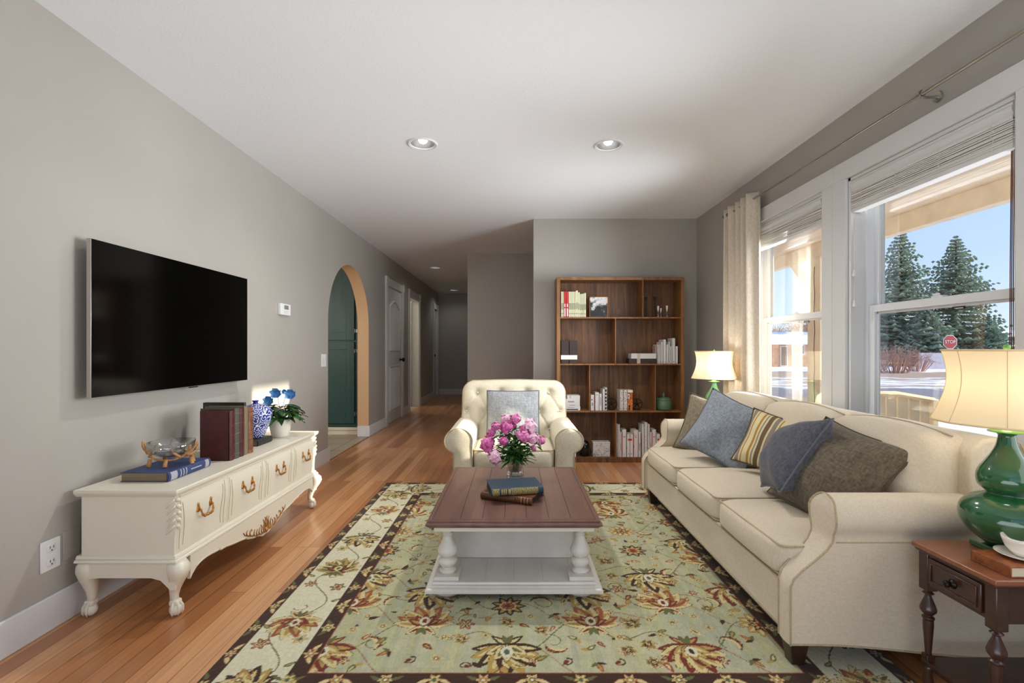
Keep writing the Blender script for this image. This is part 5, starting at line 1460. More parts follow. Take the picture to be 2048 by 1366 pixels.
# ---- television
tv = T('television', (XL, 2.6, 1.235), 'large black flat television mounted on the grey wall above the cream console', 'television')
tx, ya, yb_, za, zb_ = -1.765, 2.017, 3.196, .900, 1.570
O('housing', MB().box(tx - .022, tx - .002, ya, yb_, za, zb_), M['silver'], tv, bev=.002)
O('screen', MB().box(tx - .003, tx, ya + .002, yb_ - .002, za + .003, zb_ - .002), M['screen'], tv, smooth=False)
O('wall_mount', MB().box(XL, tx - .022, 2.45, 2.75, 1.1, 1.4), M['black'], tv, bev=.003)
O('sensor', MB().box(tx - .015, tx - .002, 2.64, 2.70, za - .006, za), M['darkmetal'], tv)

# ---- things on the console
ZC = .5302
def dim_book(*a, **k): return big_book(*a, **k)
# flat blue book, spine towards the room (+x)
M['bluecloth'] = plain('blue_cloth', (48, 62, 104), .6, bs=.3, bscale=500, var=.1, vs=12); M['foil'] = plain('silver_foil', (196, 198, 206), .35, .5)
fb = big_book('book', 'blue cloth book with silver spine lettering lying under the antler bowl', .287, .205, .041, (-1.503, 2.094, ZC), PI / 2, M['bluecloth'], M['oldpaper'], group='books on the console', round_=.25)
spine_patch(fb, .012, .052, .041, M['foil'], .25, .15, .85, 'spine_label'); spine_patch(fb, .245, .272, .041, M['foil'], .25, .15, .85, 'spine_label')
for k, (x, L_) in enumerate(((.072, .012), (.090, .012), (.108, .012))): spine_patch(fb, x, x + L_ * .55, .041, M['foil'], .25, .2, .8, 'spine_lettering')
spine_patch(fb, .14, .215, .041, M['foil'], .25, .48, .56, 'spine_line')
# antler bowl
zb0 = ZC + .0412
bc = Vector((-1.592, 2.245, zb0))
bw = T('antler_bowl', tuple(bc), 'clear glass bowl held in a carved wooden antler stand on the blue book', 'bowl')
an = MB()
def antler(p, r0, r1):
    q = spline([tuple(bc + Vector(a)) for a in p], 6); n_ = len(q); an.tube(q, [r0 + (r1 - r0) * j / (n_ - 1) + .0006 * math.sin(j * 1.9) for j in range(n_)], 9)
antler([(-.11, -.02, .100), (-.09, -.035, .075), (-.05, -.05, .040), (0, -.055, .030), (.05, -.045, .034), (.085, -.03, .055), (.10, -.02, .095)], .0045, .0045)
antler([(-.10, .03, .095), (-.07, .05, .055), (0, .06, .032), (.06, .05, .04), (.10, .035, .09)], .004, .004)
for s_ in (-1, 1):
    antler([(s_ * .088, -.035, .060), (s_ * .085, 0, .048), (s_ * .085, .04, .055)], .006, .005)
    antler([(s_ * .07, -.045, .045), (s_ * .048, -.06, .068), (s_ * .030, -.062, .098)], .006, .0035)
    antler([(s_ * .09, -.03, .06), (s_ * .118, -.02, .082), (s_ * .128, -.01, .108)], .005, .003)
    antler([(s_ * .08, .045, .05), (s_ * .06, .075, .08), (s_ * .055, .08, .112)], .005, .003)
for x, y in ((-.065, -.052), (.015, -.062), (.085, .01), (-.07, .055), (.06, .055)):
    antler([(x, y * .9, .034), (x, y, .016), (x * 1.05, y * 1.05, .001)], .008, .0095)
O('antler_stand', an, wood('carved_wood', (150, 100, 54), (196, 144, 88), (30, 30, 30), .5), bw, smooth='all')
O('glass_bowl', MB().lathe([(.001, .040), (.04, .041), (.068, .052), (.085, .070), (.095, .108), (.092, .108), (.082, .072), (.066, .055), (.04, .044), (.001, .043)], tuple(bc), 40), M['glassware'], bw, smooth='all')
# standing books, spines towards the room
def standing(y0, th, hgt, dep, xs, mat, label, page=M['oldpaper'], ribs=0, zt_=ZC, rib_m=None, group='books on the console'):
    o = T('book', (xs, y0 + th / 2, zt_), label, 'book', group)
    c = MB(); ct = .0035
    c.box(xs - dep, xs, y0, y0 + ct, zt_, zt_ + hgt).box(xs - dep, xs, y0 + th - ct, y0 + th, zt_, zt_ + hgt)
    n = 8; pts = []
    for k in range(n + 1):
        a = -PI / 2 + PI * k / n; pts.append((xs - .002 + th * .22 * math.cos(a), y0 + th / 2 + th / 2 * math.sin(a)))
    c.prism(pts + [(xs - .006, y0 + th), (xs - .006, y0)], 'z', zt_, zt_ + hgt)
    O('cover', c, mat, o, bev=.0008, seg=1)
    if ribs:
        r = MB()
        for k in range(ribs): z = zt_ + hgt * (.10 + .8 * k / (ribs - 1)); r.tube([(p[0], p[1], z) for p in pts], .0016, 6)
        O('spine_band', r, rib_m or mat, o)
    O('pages', MB().box(xs - dep + .005, xs - .006, y0 + ct, y0 + th - ct, zt_ + .004, zt_ + hgt - .004), page, o, smooth=False)
    return o
M['maroon'] = plain('maroon_leather', (72, 22, 24), .5, var=.15, vs=20); M['khaki'] = plain('khaki_cloth', (120, 106, 80), .6); M['olivebook'] = plain('olive_grey_cloth', (78, 72, 58), .6); M['blackgreen'] = plain('dark_green_cloth', (40, 42, 36), .55)
M['tanleather'] = plain('tan_brown_leather', (116, 74, 50), .5, var=.25, vs=40)
XS = -1.467
standing(2.488, .042, .256, .152, XS, M['maroon'], 'dark maroon leather book nearest in the standing row on the console', ribs=5, rib_m=M['brownleather'])
standing(2.531, .046, .264, .178, XS, M['olivebook'], 'olive grey book standing second in the row behind the first maroon one', ribs=5, rib_m=M['khaki'])
standing(2.578, .042, .258, .160, XS, M['maroon'], 'maroon leather book standing third, between olive and khaki books', ribs=5, rib_m=M['brownleather'])
standing(2.621, .038, .264, .212, XS, M['khaki'], 'plain khaki book standing fourth in the row on the console')
standing(2.660, .050, .254, .150, XS, M['tanleather'], 'worn tan brown leather book standing last, beside the blue-white vase', ribs=5, rib_m=M['brownleather'])
standing(2.711, .022, .275, .23, XS - .05, M['blackgreen'], 'large dark green book at the back of the standing row')
fl = big_book('book', 'black-green book lying flat beneath the blue and white vase', .165, .19, .036, (-1.516, 2.855, ZC), PI / 2, M['blackgreen'], M['oldpaper'], group='books on the console', ribs=5, round_=.2)
def swirl_mat():
    m, nt, b = mk('blue_white_swirl_glaze'); b.inputs['Roughness'].default_value = .12; b.inputs['Coat Weight'].default_value = .5
    cc = coords(nt); v = N(nt, 'TexVoronoi', feature='F1', ins={'Scale': 30, 'Randomness': .75}); nt.links.new(cc, v.inputs['Vector'])
    # rings round each cell centre, twisted into spirals by the angle
    sub = N(nt, 'VectorMath', operation='SUBTRACT'); sc_ = N(nt, 'VectorMath', operation='SCALE'); sc_.inputs['Scale'].default_value = 1
    nt.links.new(cc, sub.inputs[0]); nt.links.new(v.outputs['Position'], sub.inputs[1])
    s = N(nt, 'SeparateXYZ'); nt.links.new(sub.outputs[0], s.inputs[0])
    at = N(nt, 'Math', operation='ARCTAN2'); nt.links.new(s.outputs['Z'], at.inputs[0]); ad0 = N(nt, 'Math', operation='ADD'); nt.links.new(s.outputs['X'], ad0.inputs[0]); nt.links.new(s.outputs['Y'], ad0.inputs[1]); nt.links.new(ad0.outputs[0], at.inputs[1])
    mu = N(nt, 'Math', operation='MULTIPLY_ADD'); nt.links.new(v.outputs['Distance'], mu.inputs[0]); mu.inputs[1].default_value = 21; nt.links.new(at.outputs[0], mu.inputs[2])
    si = N(nt, 'Math', operation='SINE'); nt.links.new(mu.outputs[0], si.inputs[0])
    nt.links.new(ramp(nt, si.outputs[0], [(.35, rgb((30, 48, 140))), (.52, rgb((226, 230, 240)))]), b.inputs['Base Color']); return m
vx, vy = -1.578, 2.945; z0 = ZC + .0362
vb = T('ginger_vase', (vx, vy, z0), 'round blue and white swirl porcelain vase standing on the flat dark book', 'vase')
O('vase_body', MB().lathe([(.034, z0), (.042, z0 + .002), (.05, z0 + .012), (.066, z0 + .05), (.084, z0 + .10), (.0935, z0 + .135), (.092, z0 + .160), (.078, z0 + .184), (.05, z0 + .200), (.022, z0 + .206)], (vx, vy, 0), 48), swirl_mat(), vb, smooth='all')
O('neck', MB().lathe([(.021, z0 + .2045), (.014, z0 + .210), (.013, z0 + .217), (.020, z0 + .224), (.018, z0 + .226), (.010, z0 + .222), (.001, z0 + .215)], (vx, vy, 0), 28), plain('cobalt_glaze', (26, 32, 130), .15, coat=.5), vb, smooth='all')
# potted plant with blue flowers
ppx, ppy = -1.54, 3.18
pl = T('potted_plant', (ppx, ppy, ZC), 'white pot of dark green leaves and blue flowers at the console end', 'plant')
O('pot', MB().lathe([(.046, ZC), (.052, ZC + .004), (.062, ZC + .05), (.070, ZC + .10), (.072, ZC + .118), (.067, ZC + .118), (.064, ZC + .10)], (ppx, ppy, 0), 40), M['porcelain'], pl, smooth='all')
O('soil', MB().lathe([(.001, ZC + .105), (.066, ZC + .103)], (ppx, ppy, 0), 24), M['bark'], pl)
rnd = random.Random(12)
gl = plain('glossy_plant_leaves', (36, 74, 30), .3, var=.4, vs=14)
for k in range(84):
    a = k * 2.4 + rnd.uniform(-.3, .3); ring = (k % 3)
    d = Vector((math.cos(a), math.sin(a), [.35, .9, 2.2][ring])).normalized()
    p0 = Vector((ppx, ppy, ZC + .10)); L1 = rnd.uniform(.06, .115); p1 = p0 + d * L1
    if p1.x < XL + .02: continue
    st = MB(); stm = MB().tube([tuple(p0), tuple(p1)], .0014, 5)
    L_ = rnd.uniform(.055, .09); wd = rnd.uniform(.014, .022)
    dd = Vector((math.cos(a), math.sin(a), rnd.uniform(-.1, .4))).normalized()
    if (p1 + dd * L_).x < XL + .01: dd = Vector((.1, math.sin(a), .6)).normalized()
    s_ = dd.cross(Vector((0, 0, 1))).normalized(); up = s_.cross(dd).normalized()
    st.grid(lambda u, w2: tuple(p1 + dd * (L_ * u) + s_ * ((w2 - .5) * 2 * wd * math.sin(PI * min(1, u * .92 + .06))) - up * (L_ * .5 * u * u) + up * (abs(w2 - .5) * wd * .8)), 7, 4)
    lfo = O('leaf', st, gl, pl, smooth='all'); O('leaf_stem', stm, gl, lfo, smooth='all')
bf = petals('blue_petals', (52, 120, 190), (128, 190, 232))
for i, (px, py, r) in enumerate(((556, 787, 12), (585, 789, 12), (541, 802, 11), (571, 784, 6))):
    c = Vector(fromfront(px, py, ppy + [-.02, .03, -.04, .05][i])); R = r * 1.35 * ppy / F
    f = MB()
    for k in range(6):
        a = k * PI / 3 + i; dd = Vector((math.cos(a), -.4, math.sin(a) * .8 + .2)).normalized(); s_ = dd.cross(Vector((0, -1, .3))).normalized(); up = s_.cross(dd)
        f.grid(lambda u, w2: tuple(c + dd * (R * u) + s_ * ((w2 - .5) * 2 * R * .36 * math.sin(PI * min(1, u * .95 + .04))) + up * (R * .5 * u * u)), 6, 4)
    f.blob(tuple(c), (R * .14,) * 3, 3, 3); f.tube([(ppx, ppy, ZC + .12), tuple(c - Vector((0, 0, .02))), tuple(c)], .0014, 5)
    O('blue_flower', f, bf, pl, smooth='all')

# ================================================================ BOOKCASE
BY0, BY1 = 4.70, 4.94
K = BY0 / F
bX = lambda px: (px - CX) * K
bZ = lambda py: H - (py - CY) * K
bkc = T('bookcase', ((bX(1113.5) + bX(1369)) / 2, 4.82, 0), 'tall brown oak bookcase with offset compartments against the grey back wall', 'bookcase')
X0, X1, Z1 = bX(1113.5), bX(1369), bZ(554.3); th = .034
# front frame is mitred lighter edge, so frame pieces carry the grain lengthwise
O('side_panel', MB().box(X0, X0 + th, BY0, BY1, 0, Z1), M['oak_edge'], bkc, bev=.0015)
O('side_panel', MB().box(X1 - th, X1, BY0, BY1, 0, Z1), M['oak_edge'], bkc, bev=.0015)
O('top_panel', MB().box(X0 + th, X1 - th, BY0, BY1, Z1 - .028, Z1), M['oak_edge'], bkc, bev=.0015)
O('bottom_panel', MB().box(X0 + th, X1 - th, BY0 + .002, BY1, 0, .047), M['oak'], bkc, bev=.0015)
O('back_panel', MB().box(X0 + th, X1 - th, BY1 - .012, BY1 - .002, .047, Z1 - .028), M['oak'], bkc, smooth=False)
ZS = [(1.401, 1.4157), (.9467, .961), (.487, .502)]
for z0, z1 in ZS: O('shelf', MB().box(X0 + th, X1 - th, BY0 + .004, BY1 - .012, z0, z1), M['oak_edge'], bkc, bev=.001)
for px, z0, z1 in ((1286.3, 1.4157, Z1 - .028), (1231.3, .961, 1.401), (1179.3, .502, .9467), (1311.2, .502, .9467), (1232.3, .047, .487)):
    O('divider', MB().box(bX(px) - .0048, bX(px) + .0048, BY0 + .005, BY1 - .012, z0, z1), M['oak_edge'], bkc, bev=.001)

# ---- shelf contents.  a column of px/py on the shelf's front plane becomes a thing standing on the shelf
FY = 4.735
def sX(px): return (px - CX) * FY / F
def sH(py, z): return H - (py - CY) * FY / F - z
def shelf_book(px0, px1, ptop, z, mat, label, group, marks=(), dep=.15, y=FY):
    x0, x1 = sX(px0), sX(px1); h = sH(ptop, z); ct = .0015
    m = MB(); m.box(x0 + .0003, x1 - .0003, y, y + ct, z, z + h).box(x0 + .0003, x0 + .0003 + ct, y, y + dep, z, z + h).box(x1 - .0003 - ct, x1 - .0003, y, y + dep, z, z + h)
    o = T('book', ((x0 + x1) / 2, y + dep / 2, z), label, 'book', group)
    O('cover', m, mat, o, smooth=False)
    O('pages', MB().box(x0 + .0018, x1 - .0018, y + .0018, y + dep - .004, z + .0005, z + h - .003), M['paper'], o, smooth=False)
    for (fa, fb_, za, zb_, mm) in marks:
        O('spine_mark', MB().box(x0 + (x1 - x0) * fa, x0 + (x1 - x0) * fb_, y - .0006, y + .0004, z + h * za, z + h * zb_), mm, o, smooth=False)
    return o
inkg = plain('faint_lettering', (150, 146, 120), .6); red = M['red']; whi = plain('white_lettering', (235, 232, 226), .5); blk = plain('black_print', (28, 26, 26), .6); gry = plain('grey_print', (150, 146, 146), .6)
cv = lambda x: 1090 + x / 6.606
zr1, zr2, zr3, zr4 = 1.4159, .9612, .5022, .0472
ordn = ['first', 'second', 'third', 'fourth', 'fifth', 'sixth', 'seventh', 'eighth', 'ninth', 'tenth', 'eleventh', 'twelfth']
g1 = 'cream and red books on the top shelf'
T1 = lambda y: 540 + y / 6.606
tl_ = (( .25, .75, .30, .55, inkg), (.25, .75, .12, .16, inkg))
shelf_book(cv(211), cv(229), T1(285), zr1, M['creambook'], 'pale cream book at the far left end of the top shelf', g1, tl_)
shelf_book(cv(229), cv(247), T1(285), zr1, M['creambook'], 'pale cream book directly left of the two red ones', g1, tl_)
rm = ((.28, .72, .40, .52, whi), (.28, .72, .03, .34, whi))
shelf_book(cv(248), cv(279), T1(284), zr1, red, 'left one of the two bright red books on the top shelf', g1, rm)
shelf_book(cv(280), cv(311), T1(284), zr1, red, 'right one of the two bright red books on the top shelf', g1, rm)
cb = [(312, 331, 286), (331, 350, 286), (350, 369, 286), (369, 388, 286), (388, 409, 286), (409, 436, 272), (436, 462, 295), (462, 480, 318), (480, 498, 316), (498, 517, 312), (517, 543, 303)]
for i, (a, b_, y) in enumerate(cb):
    shelf_book(cv(a), cv(b_), T1(y), zr1, M['creambook'], ('tallest pale cream book of the top shelf row' if y == 272 else '%s pale cream book to the right of the red pair' % ordn[i]), g1, tl_)
# framed picture
def photo_mat():
    m, nt, b = mk('misty_mountain_print'); b.inputs['Roughness'].default_value = .3
    t = N(nt, 'TexCoord'); s = N(nt, 'SeparateXYZ'); nt.links.new(t.outputs['Object'], s.inputs[0])
    n = N(nt, 'TexNoise', ins={'Scale': 16, 'Detail': 6, 'Roughness': .6}); nt.links.new(t.outputs['Object'], n.inputs['Vector'])
    a = N(nt, 'Math', operation='MULTIPLY_ADD'); nt.links.new(s.outputs['Z'], a.inputs[0]); a.inputs[1].default_value = 1.7; nt.links.new(n.outputs[0], a.inputs[2])
    nt.links.new(ramp(nt, a.outputs[0], [(.62, rgb((16, 16, 18))), (.70, rgb((70, 70, 72))), (.76, rgb((190, 190, 190))), (.86, rgb((226, 226, 226))), (.97, rgb((120, 120, 120)))]), b.inputs['Base Color']); return m
fx0, fx1, fz = sX(1179.6), sX(1216.8), sH(593, zr1)
pf = T('picture_frame', ((fx0 + fx1) / 2, 4.78, zr1), 'small gold framed black and white landscape leaning on the top shelf', 'picture frame')
q = MB(); e_ = .004
for bx in ((fx0, fx0 + e_, 0, fz), (fx1 - e_, fx1, 0, fz), (fx0 + e_, fx1 - e_, 0, e_), (fx0 + e_, fx1 - e_, fz - e_, fz)): q.box(bx[0], bx[1], 4.755, 4.775, zr1 + bx[2], zr1 + bx[3])
O('frame', q, M['gold'], pf, bev=.0008)
O('picture', MB().box(fx0 + e_, fx1 - e_, 4.762, 4.770, zr1 + e_, zr1 + fz - e_), photo_mat(), pf, smooth=False)
O('easel_back', MB().box((fx0 + fx1) / 2 - .02, (fx0 + fx1) / 2 + .02, 4.775, 4.782, zr1, zr1 + fz * .7), M['black'], pf)
# black candlesticks
for px, Y, lb in ((1292, 4.76, 'slim black candlestick beside the top right divider'), (1310.3, 4.86, 'slim black candlestick standing farther back at the top right')):
    x = (px - CX) * Y / F; h = H - (594 - CY) * Y / F - zr1
    t = T('candlestick', (x, Y, zr1), lb, 'candlestick', 'black candlesticks on the top shelf')
    O('stem', MB().lathe([(.016, zr1), (.018, zr1 + .004), (.005, zr1 + .01), (.0045, zr1 + h * .78), (.006, zr1 + h * .82), (.004, zr1 + h * .84)], (x, Y, 0), 16), M['black'], t)
    O('cup', MB().lathe([(.005, zr1 + h * .84), (.012, zr1 + h * .93), (.014, zr1 + h), (.010, zr1 + h), (.006, zr1 + h * .9)], (x, Y, 0), 16), M['black'], t)
for px, pt, Y, lb in ((1316.3, 612, 4.75, 'left one of the three short glass candlesticks'), (1321.5, 616.5, 4.80, 'lowest middle one of the three short glass candlesticks'), (1333.8, 611.5, 4.76, 'right one of the three short glass candlesticks')):
    x = (px - CX) * Y / F; h = H - (pt - CY) * Y / F - zr1
    t = T('glass_candlestick', (x, Y, zr1), lb, 'candlestick', 'glass candlesticks at the top right')
    O('glass_base', MB().lathe([(.018, zr1), (.019, zr1 + .012), (.016, zr1 + .014), (.004, zr1 + .018), (.003, zr1 + h * .6), (.010, zr1 + h * .85), (.011, zr1 + h * .9)], (x, Y, 0), 20), M['glassware'], t)
    O('candle_cup', MB().lathe([(.003, zr1 + h * .5), (.010, zr1 + h * .82), (.011, zr1 + h), (.002, zr1 + h)], (x, Y, 0), 16), M['porcelain'], t)
# second row
g2 = 'books on the second shelf'
M['choc'] = plain('dark_chocolate_cover', (52, 32, 26), .5)
for a, b_, w_ in ((213, 318, 'left'), (322, 424, 'right')):
    shelf_book(cv(a), cv(b_), T1(935), zr2, M['choc'], '%s one of two chocolate brown volumes with white band' % w_, g2, ((-.02, 1.02, .18, .37, whi),))
bx = T('gift_box', (sX(1284), 4.80, zr2), 'dark brown box with cream ribbon lying on the second shelf', 'box')
x0, x1 = sX(cv(1112)), sX(cv(1472)); h1 = sH(T1(1172), zr2); h2 = sH(T1(1103), zr2)
O('box_body', MB().box(x0, x1, FY, FY + .14, zr2, zr2 + h1), M['choc'], bx, bev=.001)
xb0, xb1 = sX(cv(1215)), sX(cv(1260)); O('ribbon', MB().box(xb0, xb1, FY - .001, FY + .14, zr2 + .0005, zr2 + h1 + .0002), plain('cream_ribbon', (196, 184, 164), .6), bx)
x0 = sX(cv(1140))
b2 = T('book', (sX(1286), 4.8, zr2 + h1 + .0004), 'white book with cream ribbon lying on top of the brown box', 'book', g2)
O('cover', MB().box(x0, x1, FY, FY + .14, zr2 + h1 + .0004, zr2 + h2), M['white'], b2, bev=.001)
O('ribbon', MB().box(xb0, xb1, FY - .001, FY + .141, zr2 + h1 + .0006, zr2 + h2 + .0006), plain('cream_ribbon_top', (206, 196, 178), .6), b2)
g22 = 'white books at the right of the second shelf'
wb = [(1487, 1506, 985), (1508, 1530, 985), (1532, 1559, 950), (1561, 1599, 918), (1601, 1629, 985), (1631, 1651, 948), (1653, 1677, 1005), (1679, 1721, 900), (1723, 1757, 1008)]
for i, (a, b_, y) in enumerate(wb):
    ex = {7: 'tallest white book of the second shelf row, next to last', 8: 'last white book at the right end of the second shelf'}.get(i, '%s plain white book from the left on the second shelf' % ordn[i])
    shelf_book(cv(a), cv(b_), T1(y), zr2, M['white'], ex, g22, ((.3, .7, .05, .09, gry),))
shelf_book(cv(1655), cv(1676), T1(905), zr2, M['choc'], 'brown book standing behind the white ones on the second shelf', g2, dep=.05, y=FY + .152)
shelf_book(cv(1462), cv(1480), T1(1000), zr2, plain('multicolour_cover', (170, 140, 124), .5, var=.3, vs=60), 'mottled book at the left of the white row on the second shelf', g2, dep=.08, y=FY + .03)
# third row
T3 = lambda y: 730 + y / 6.606
g3 = 'stacked white books on the third shelf'
z = zr3; stk = [(258, 464, 598, 572, 'lowest white book with black print in the stack beside the armchair'), (262, 466, 572, 545, 'second white book from the bottom of the stack beside the armchair'), (278, 460, 545, 512, 'middle white book of the stack beside the armchair'), (265, 460, 512, 450, 'thick white book second from the top of the stack'), (292, 462, 450, 400, 'topmost white book of the stack with a red mark')]
for i, (a, b_, yb, yt, lb) in enumerate(stk):
    x0, x1 = sX(cv(a)), sX(cv(b_)); hh = (yb - yt) / 6.606 * FY / F
    o = T('book', ((x0 + x1) / 2, 4.8, z), lb, 'book', g3)
    ct = .002
    O('cover', MB().box(x0, x1, FY, FY + .13, z, z + ct).box(x0, x1, FY, FY + .13, z + hh - ct, z + hh - .0003).box(x0, x1, FY, FY + ct, z + ct, z + hh - ct), M['white'], o, smooth=False)
    O('pages', MB().box(x0 + .002, x1 - .002, FY + ct, FY + .126, z + ct, z + hh - ct), M['paper'], o, smooth=False)
    if i == 0:
        O('spine_mark', sum_ if False else MB().box(x0 + .02, x1 - .02, FY - .0006, FY + .0004, z + hh * .25, z + hh * .75), blk, o)
    elif i == 4: O('spine_mark', MB().box(x0 + .028, x0 + .034, FY - .0006, FY + .0004, z + hh * .3, z + hh * .9), red, o)
    else: O('spine_mark', MB().box(x0 + .03, x0 + .09, FY - .0006, FY + .0004, z + hh * .35, z + hh * .6), gry, o)
    z += hh
g31 = 'upright white books on the third shelf'
shelf_book(cv(602), cv(652), T3(395), zr3, M['white'], 'short white book with red mark, left of the upright third shelf row', g31, ((.1, .6, .66, .72, red), (.9, .98, .05, .95, red), (.3, .7, .3, .5, gry)))
shelf_book(cv(662), cv(714), T3(362), zr3, M['white'], 'wide plain white book, second in the third shelf row', g31, ((.2, .7, .85, .88, gry), (-.08, .06, .45, .52, red)))
shelf_book(cv(716), cv(752), T3(380), zr3, M['white'], 'white book with small lettering, third in the third shelf row', g31, ((.4, .7, .3, .8, gry), (.93, 1.0, .1, .9, red)))
shelf_book(cv(762), cv(792), T3(318), zr3, M['white'], 'tall white book beside the lettered one on the third shelf', g31)
shelf_book(cv(793), cv(820), T3(298), zr3, M['white'], 'tallest white book with bold black print on the third shelf', g31, tuple((.1, .75, .05 + .155 * k, .14 + .155 * k, blk) for k in range(6)))
def checker():
    m, nt, b = mk('patterned_cover'); b.inputs['Roughness'].default_value = .5
    cc = coords(nt); n = N(nt, 'TexNoise', ins={'Scale': 90, 'Detail': 1}); nt.links.new(cc, n.inputs['Vector'])
    r = ramp(nt, n.outputs[0], [(.30, rgb((30, 26, 30))), (.38, rgb((222, 218, 212))), (.62, rgb((226, 222, 214))), (.68, rgb((190, 40, 36)))]); nt.links.new(r, b.inputs['Base Color']); return m
M['patt'] = checker(); M['orange'] = plain('orange_white_cover', (206, 112, 40), .5, var=.3, vs=60)
g32 = 'patterned books between the wheel bookends'
shelf_book(cv(990), cv(1036), T3(330), zr3, M['patt'], 'patterned white book with red and black, left of the middle pair', g32)
shelf_book(cv(1038), cv(1088), T3(330), zr3, M['patt'], 'patterned white book directly left of the orange one', g32)
shelf_book(cv(1090), cv(1160), T3(330), zr3, M['orange'], 'orange and white book between the wheel shaped bookends', g32, ((0, 1, .88, 1.0, whi), (.0, .4, .58, .80, whi), (.1, .3, .64, .74, plain('purple_print', (120, 60, 100), .5)), (.2, .5, .02, .25, blk)))
for px, r_, lb in ((1225.5, 11.0, 'round spoked dark metal bookend left of the patterned books'), (1277, 10.5, 'round spoked dark metal bookend right of the patterned books')):
    x = sX(px); R = r_ * FY / F; yc = 4.80; zc = zr3 + R + .004
    t = T('bookend', (x, yc, zr3), lb, 'bookend', 'wheel bookends on the third shelf')
    O('wheel_rim', MB().tube([(x + R * math.cos(a), yc, zc + R * math.sin(a)) for a in [2 * PI * k / 28 for k in range(28)]], .0035, 8, closed=True), M['darkmetal'], t, smooth='all')
    sp3 = MB()
    for k in range(5): a = PI / 2 + 2 * PI * k / 5; sp3.tube([(x, yc, zc), (x + R * math.cos(a), yc, zc + R * math.sin(a))], [.006, .003], 8)
    sp3.lathe([(.012, yc - .008), (.012, yc + .008)], (x, 0, zc), 16, 'y')
    O('spoke', sp3, M['darkmetal'], t)
    O('stand', MB().box(x - .03, x + .03, yc - .03, yc + .03, zr3, zr3 + .006), M['darkmetal'], t, bev=.001)
gx = sX(cv(1594)); gy = 4.80
gp = T('ribbed_jar', (gx, gy, zr3), 'green ribbed ceramic jar with lid on the third shelf', 'jar')
R = 110 / 6.606 * gy / F; hj = sH(T3(470), zr3)
pr = [(R * .80, 0), (R * .86, .003)]
for k in range(7): z = .006 + (hj - .01) * k / 7; pr += [(R * (.93 + .07 * math.sin(PI * k / 6)), z + .002), (R * (.96 + .07 * math.sin(PI * k / 6)), z + .006), (R * (.92 + .07 * math.sin(PI * k / 6)), z + .0105)]
pr += [(R * .86, hj)]
O('jar_body', MB().lathe([(a, zr3 + b_) for a, b_ in pr], (gx, gy, 0), 32), M['celadon'], gp, smooth='all')
hl = sH(T3(436), zr3); hk = sH(T3(362), zr3)
O('lid', MB().lathe([(R * .90, zr3 + hj), (R * .92, zr3 + hj + .006), (R * .6, zr3 + hl), (R * .16, zr3 + hl + .004), (R * .09, zr3 + hl + .010), (R * .17, zr3 + hl + .024), (R * .12, zr3 + hl + .036), (R * .03, zr3 + hk - .006), (.001, zr3 + hk)], (gx, gy, 0), 28), M['celadon'], gp, smooth='all')
# bottom row
g4 = 'small things on the bottom shelf'
ob = T('book', (sX(1150), 4.8, zr4), 'white book edge peeking out behind the armchair arm on the bottom shelf', 'book')
O('cover', MB().box(sX(1140), sX(1152), FY, FY + .12, zr4, zr4 + sH(T3(1065), zr4)), M['white'], ob, bev=.001)
vx_, vw = sX(cv(535)), 70 / 6.606 * 4.78 / F
bv = T('black_vase', (vx_, 4.80, zr4), 'black domed jar with arched front on the bottom shelf', 'vase')
hv = sH(T3(1010), zr4)
O('vase_body', MB().lathe([(vw * .9, zr4), (vw, zr4 + .004), (vw, zr4 + hv * .6), (vw * .93, zr4 + hv * .78), (vw * .7, zr4 + hv * .93), (vw * .3, zr4 + hv), (.001, zr4 + hv)], (vx_, 4.80, 0), 32), plain('glossy_black', (10, 9, 9), .15, coat=.5), bv, smooth='all')
O('vase_rim', MB().tube([(vx_ - vw * .55, 4.80 - vw * .9, zr4 + .004), (vx_ - vw * .55, 4.80 - vw * .9, zr4 + hv * .55), (vx_, 4.80 - vw * 1.0, zr4 + hv * .78), (vx_ + vw * .55, 4.80 - vw * .9, zr4 + hv * .55), (vx_ + vw * .55, 4.80 - vw * .9, zr4 + .004)], .0025, 6), M['black'], bv)
mb_, nt, b = mk('crackled_marble'); b.inputs['Roughness'].default_value = .35
cc = coords(nt); n = N(nt, 'TexNoise', ins={'Scale': 22, 'Detail': 8, 'Roughness': .7, 'Distortion': 1.5}); nt.links.new(cc, n.inputs['Vector']); nt.links.new(ramp(nt, n.outputs[0], [(.36, rgb((90, 90, 88))), (.47, rgb((200, 200, 196))), (.60, rgb((216, 216, 212))), (.70, rgb((110, 110, 108)))]), b.inputs['Base Color'])
mbk = T('marble_box', (sX(1203.5), 4.78, zr4), 'grey and white marbled square box on the bottom shelf', 'box')
O('box_body', MB().box(sX(cv(638)), sX(cv(862)), FY + .01, FY + .10, zr4, zr4 + sH(T3(1020), zr4) - .012), mb_, mbk, bev=.002)
O('box_lid', MB().box(sX(cv(636)), sX(cv(864)), FY + .008, FY + .102, zr4 + sH(T3(1020), zr4) - .0115, zr4 + sH(T3(1020), zr4)), mb_, mbk, bev=.002)
def dots():
    m, nt, b = mk('black_dotted_spine'); cc = coords(nt, (1, 1, 1)); v = N(nt, 'TexVoronoi', ins={'Scale': 110, 'Randomness': .5}); nt.links.new(cc, v.inputs['Vector'])
    nt.links.new(ramp(nt, v.outputs[0], [(.30, rgb((30, 28, 28))), (.42, rgb((218, 214, 210)))]), b.inputs['Base Color']); return m
M['dots'] = dots()
g41 = 'white books on the bottom shelf'
rl = (.0, .10, .05, .9, red); lt = (.3, .7, .72, .76, gry); lt2 = (.35, .65, .25, .55, gry); dot = (-.04, .12, .34, .42, plain('dark_red_dot', (130, 16, 20), .5))
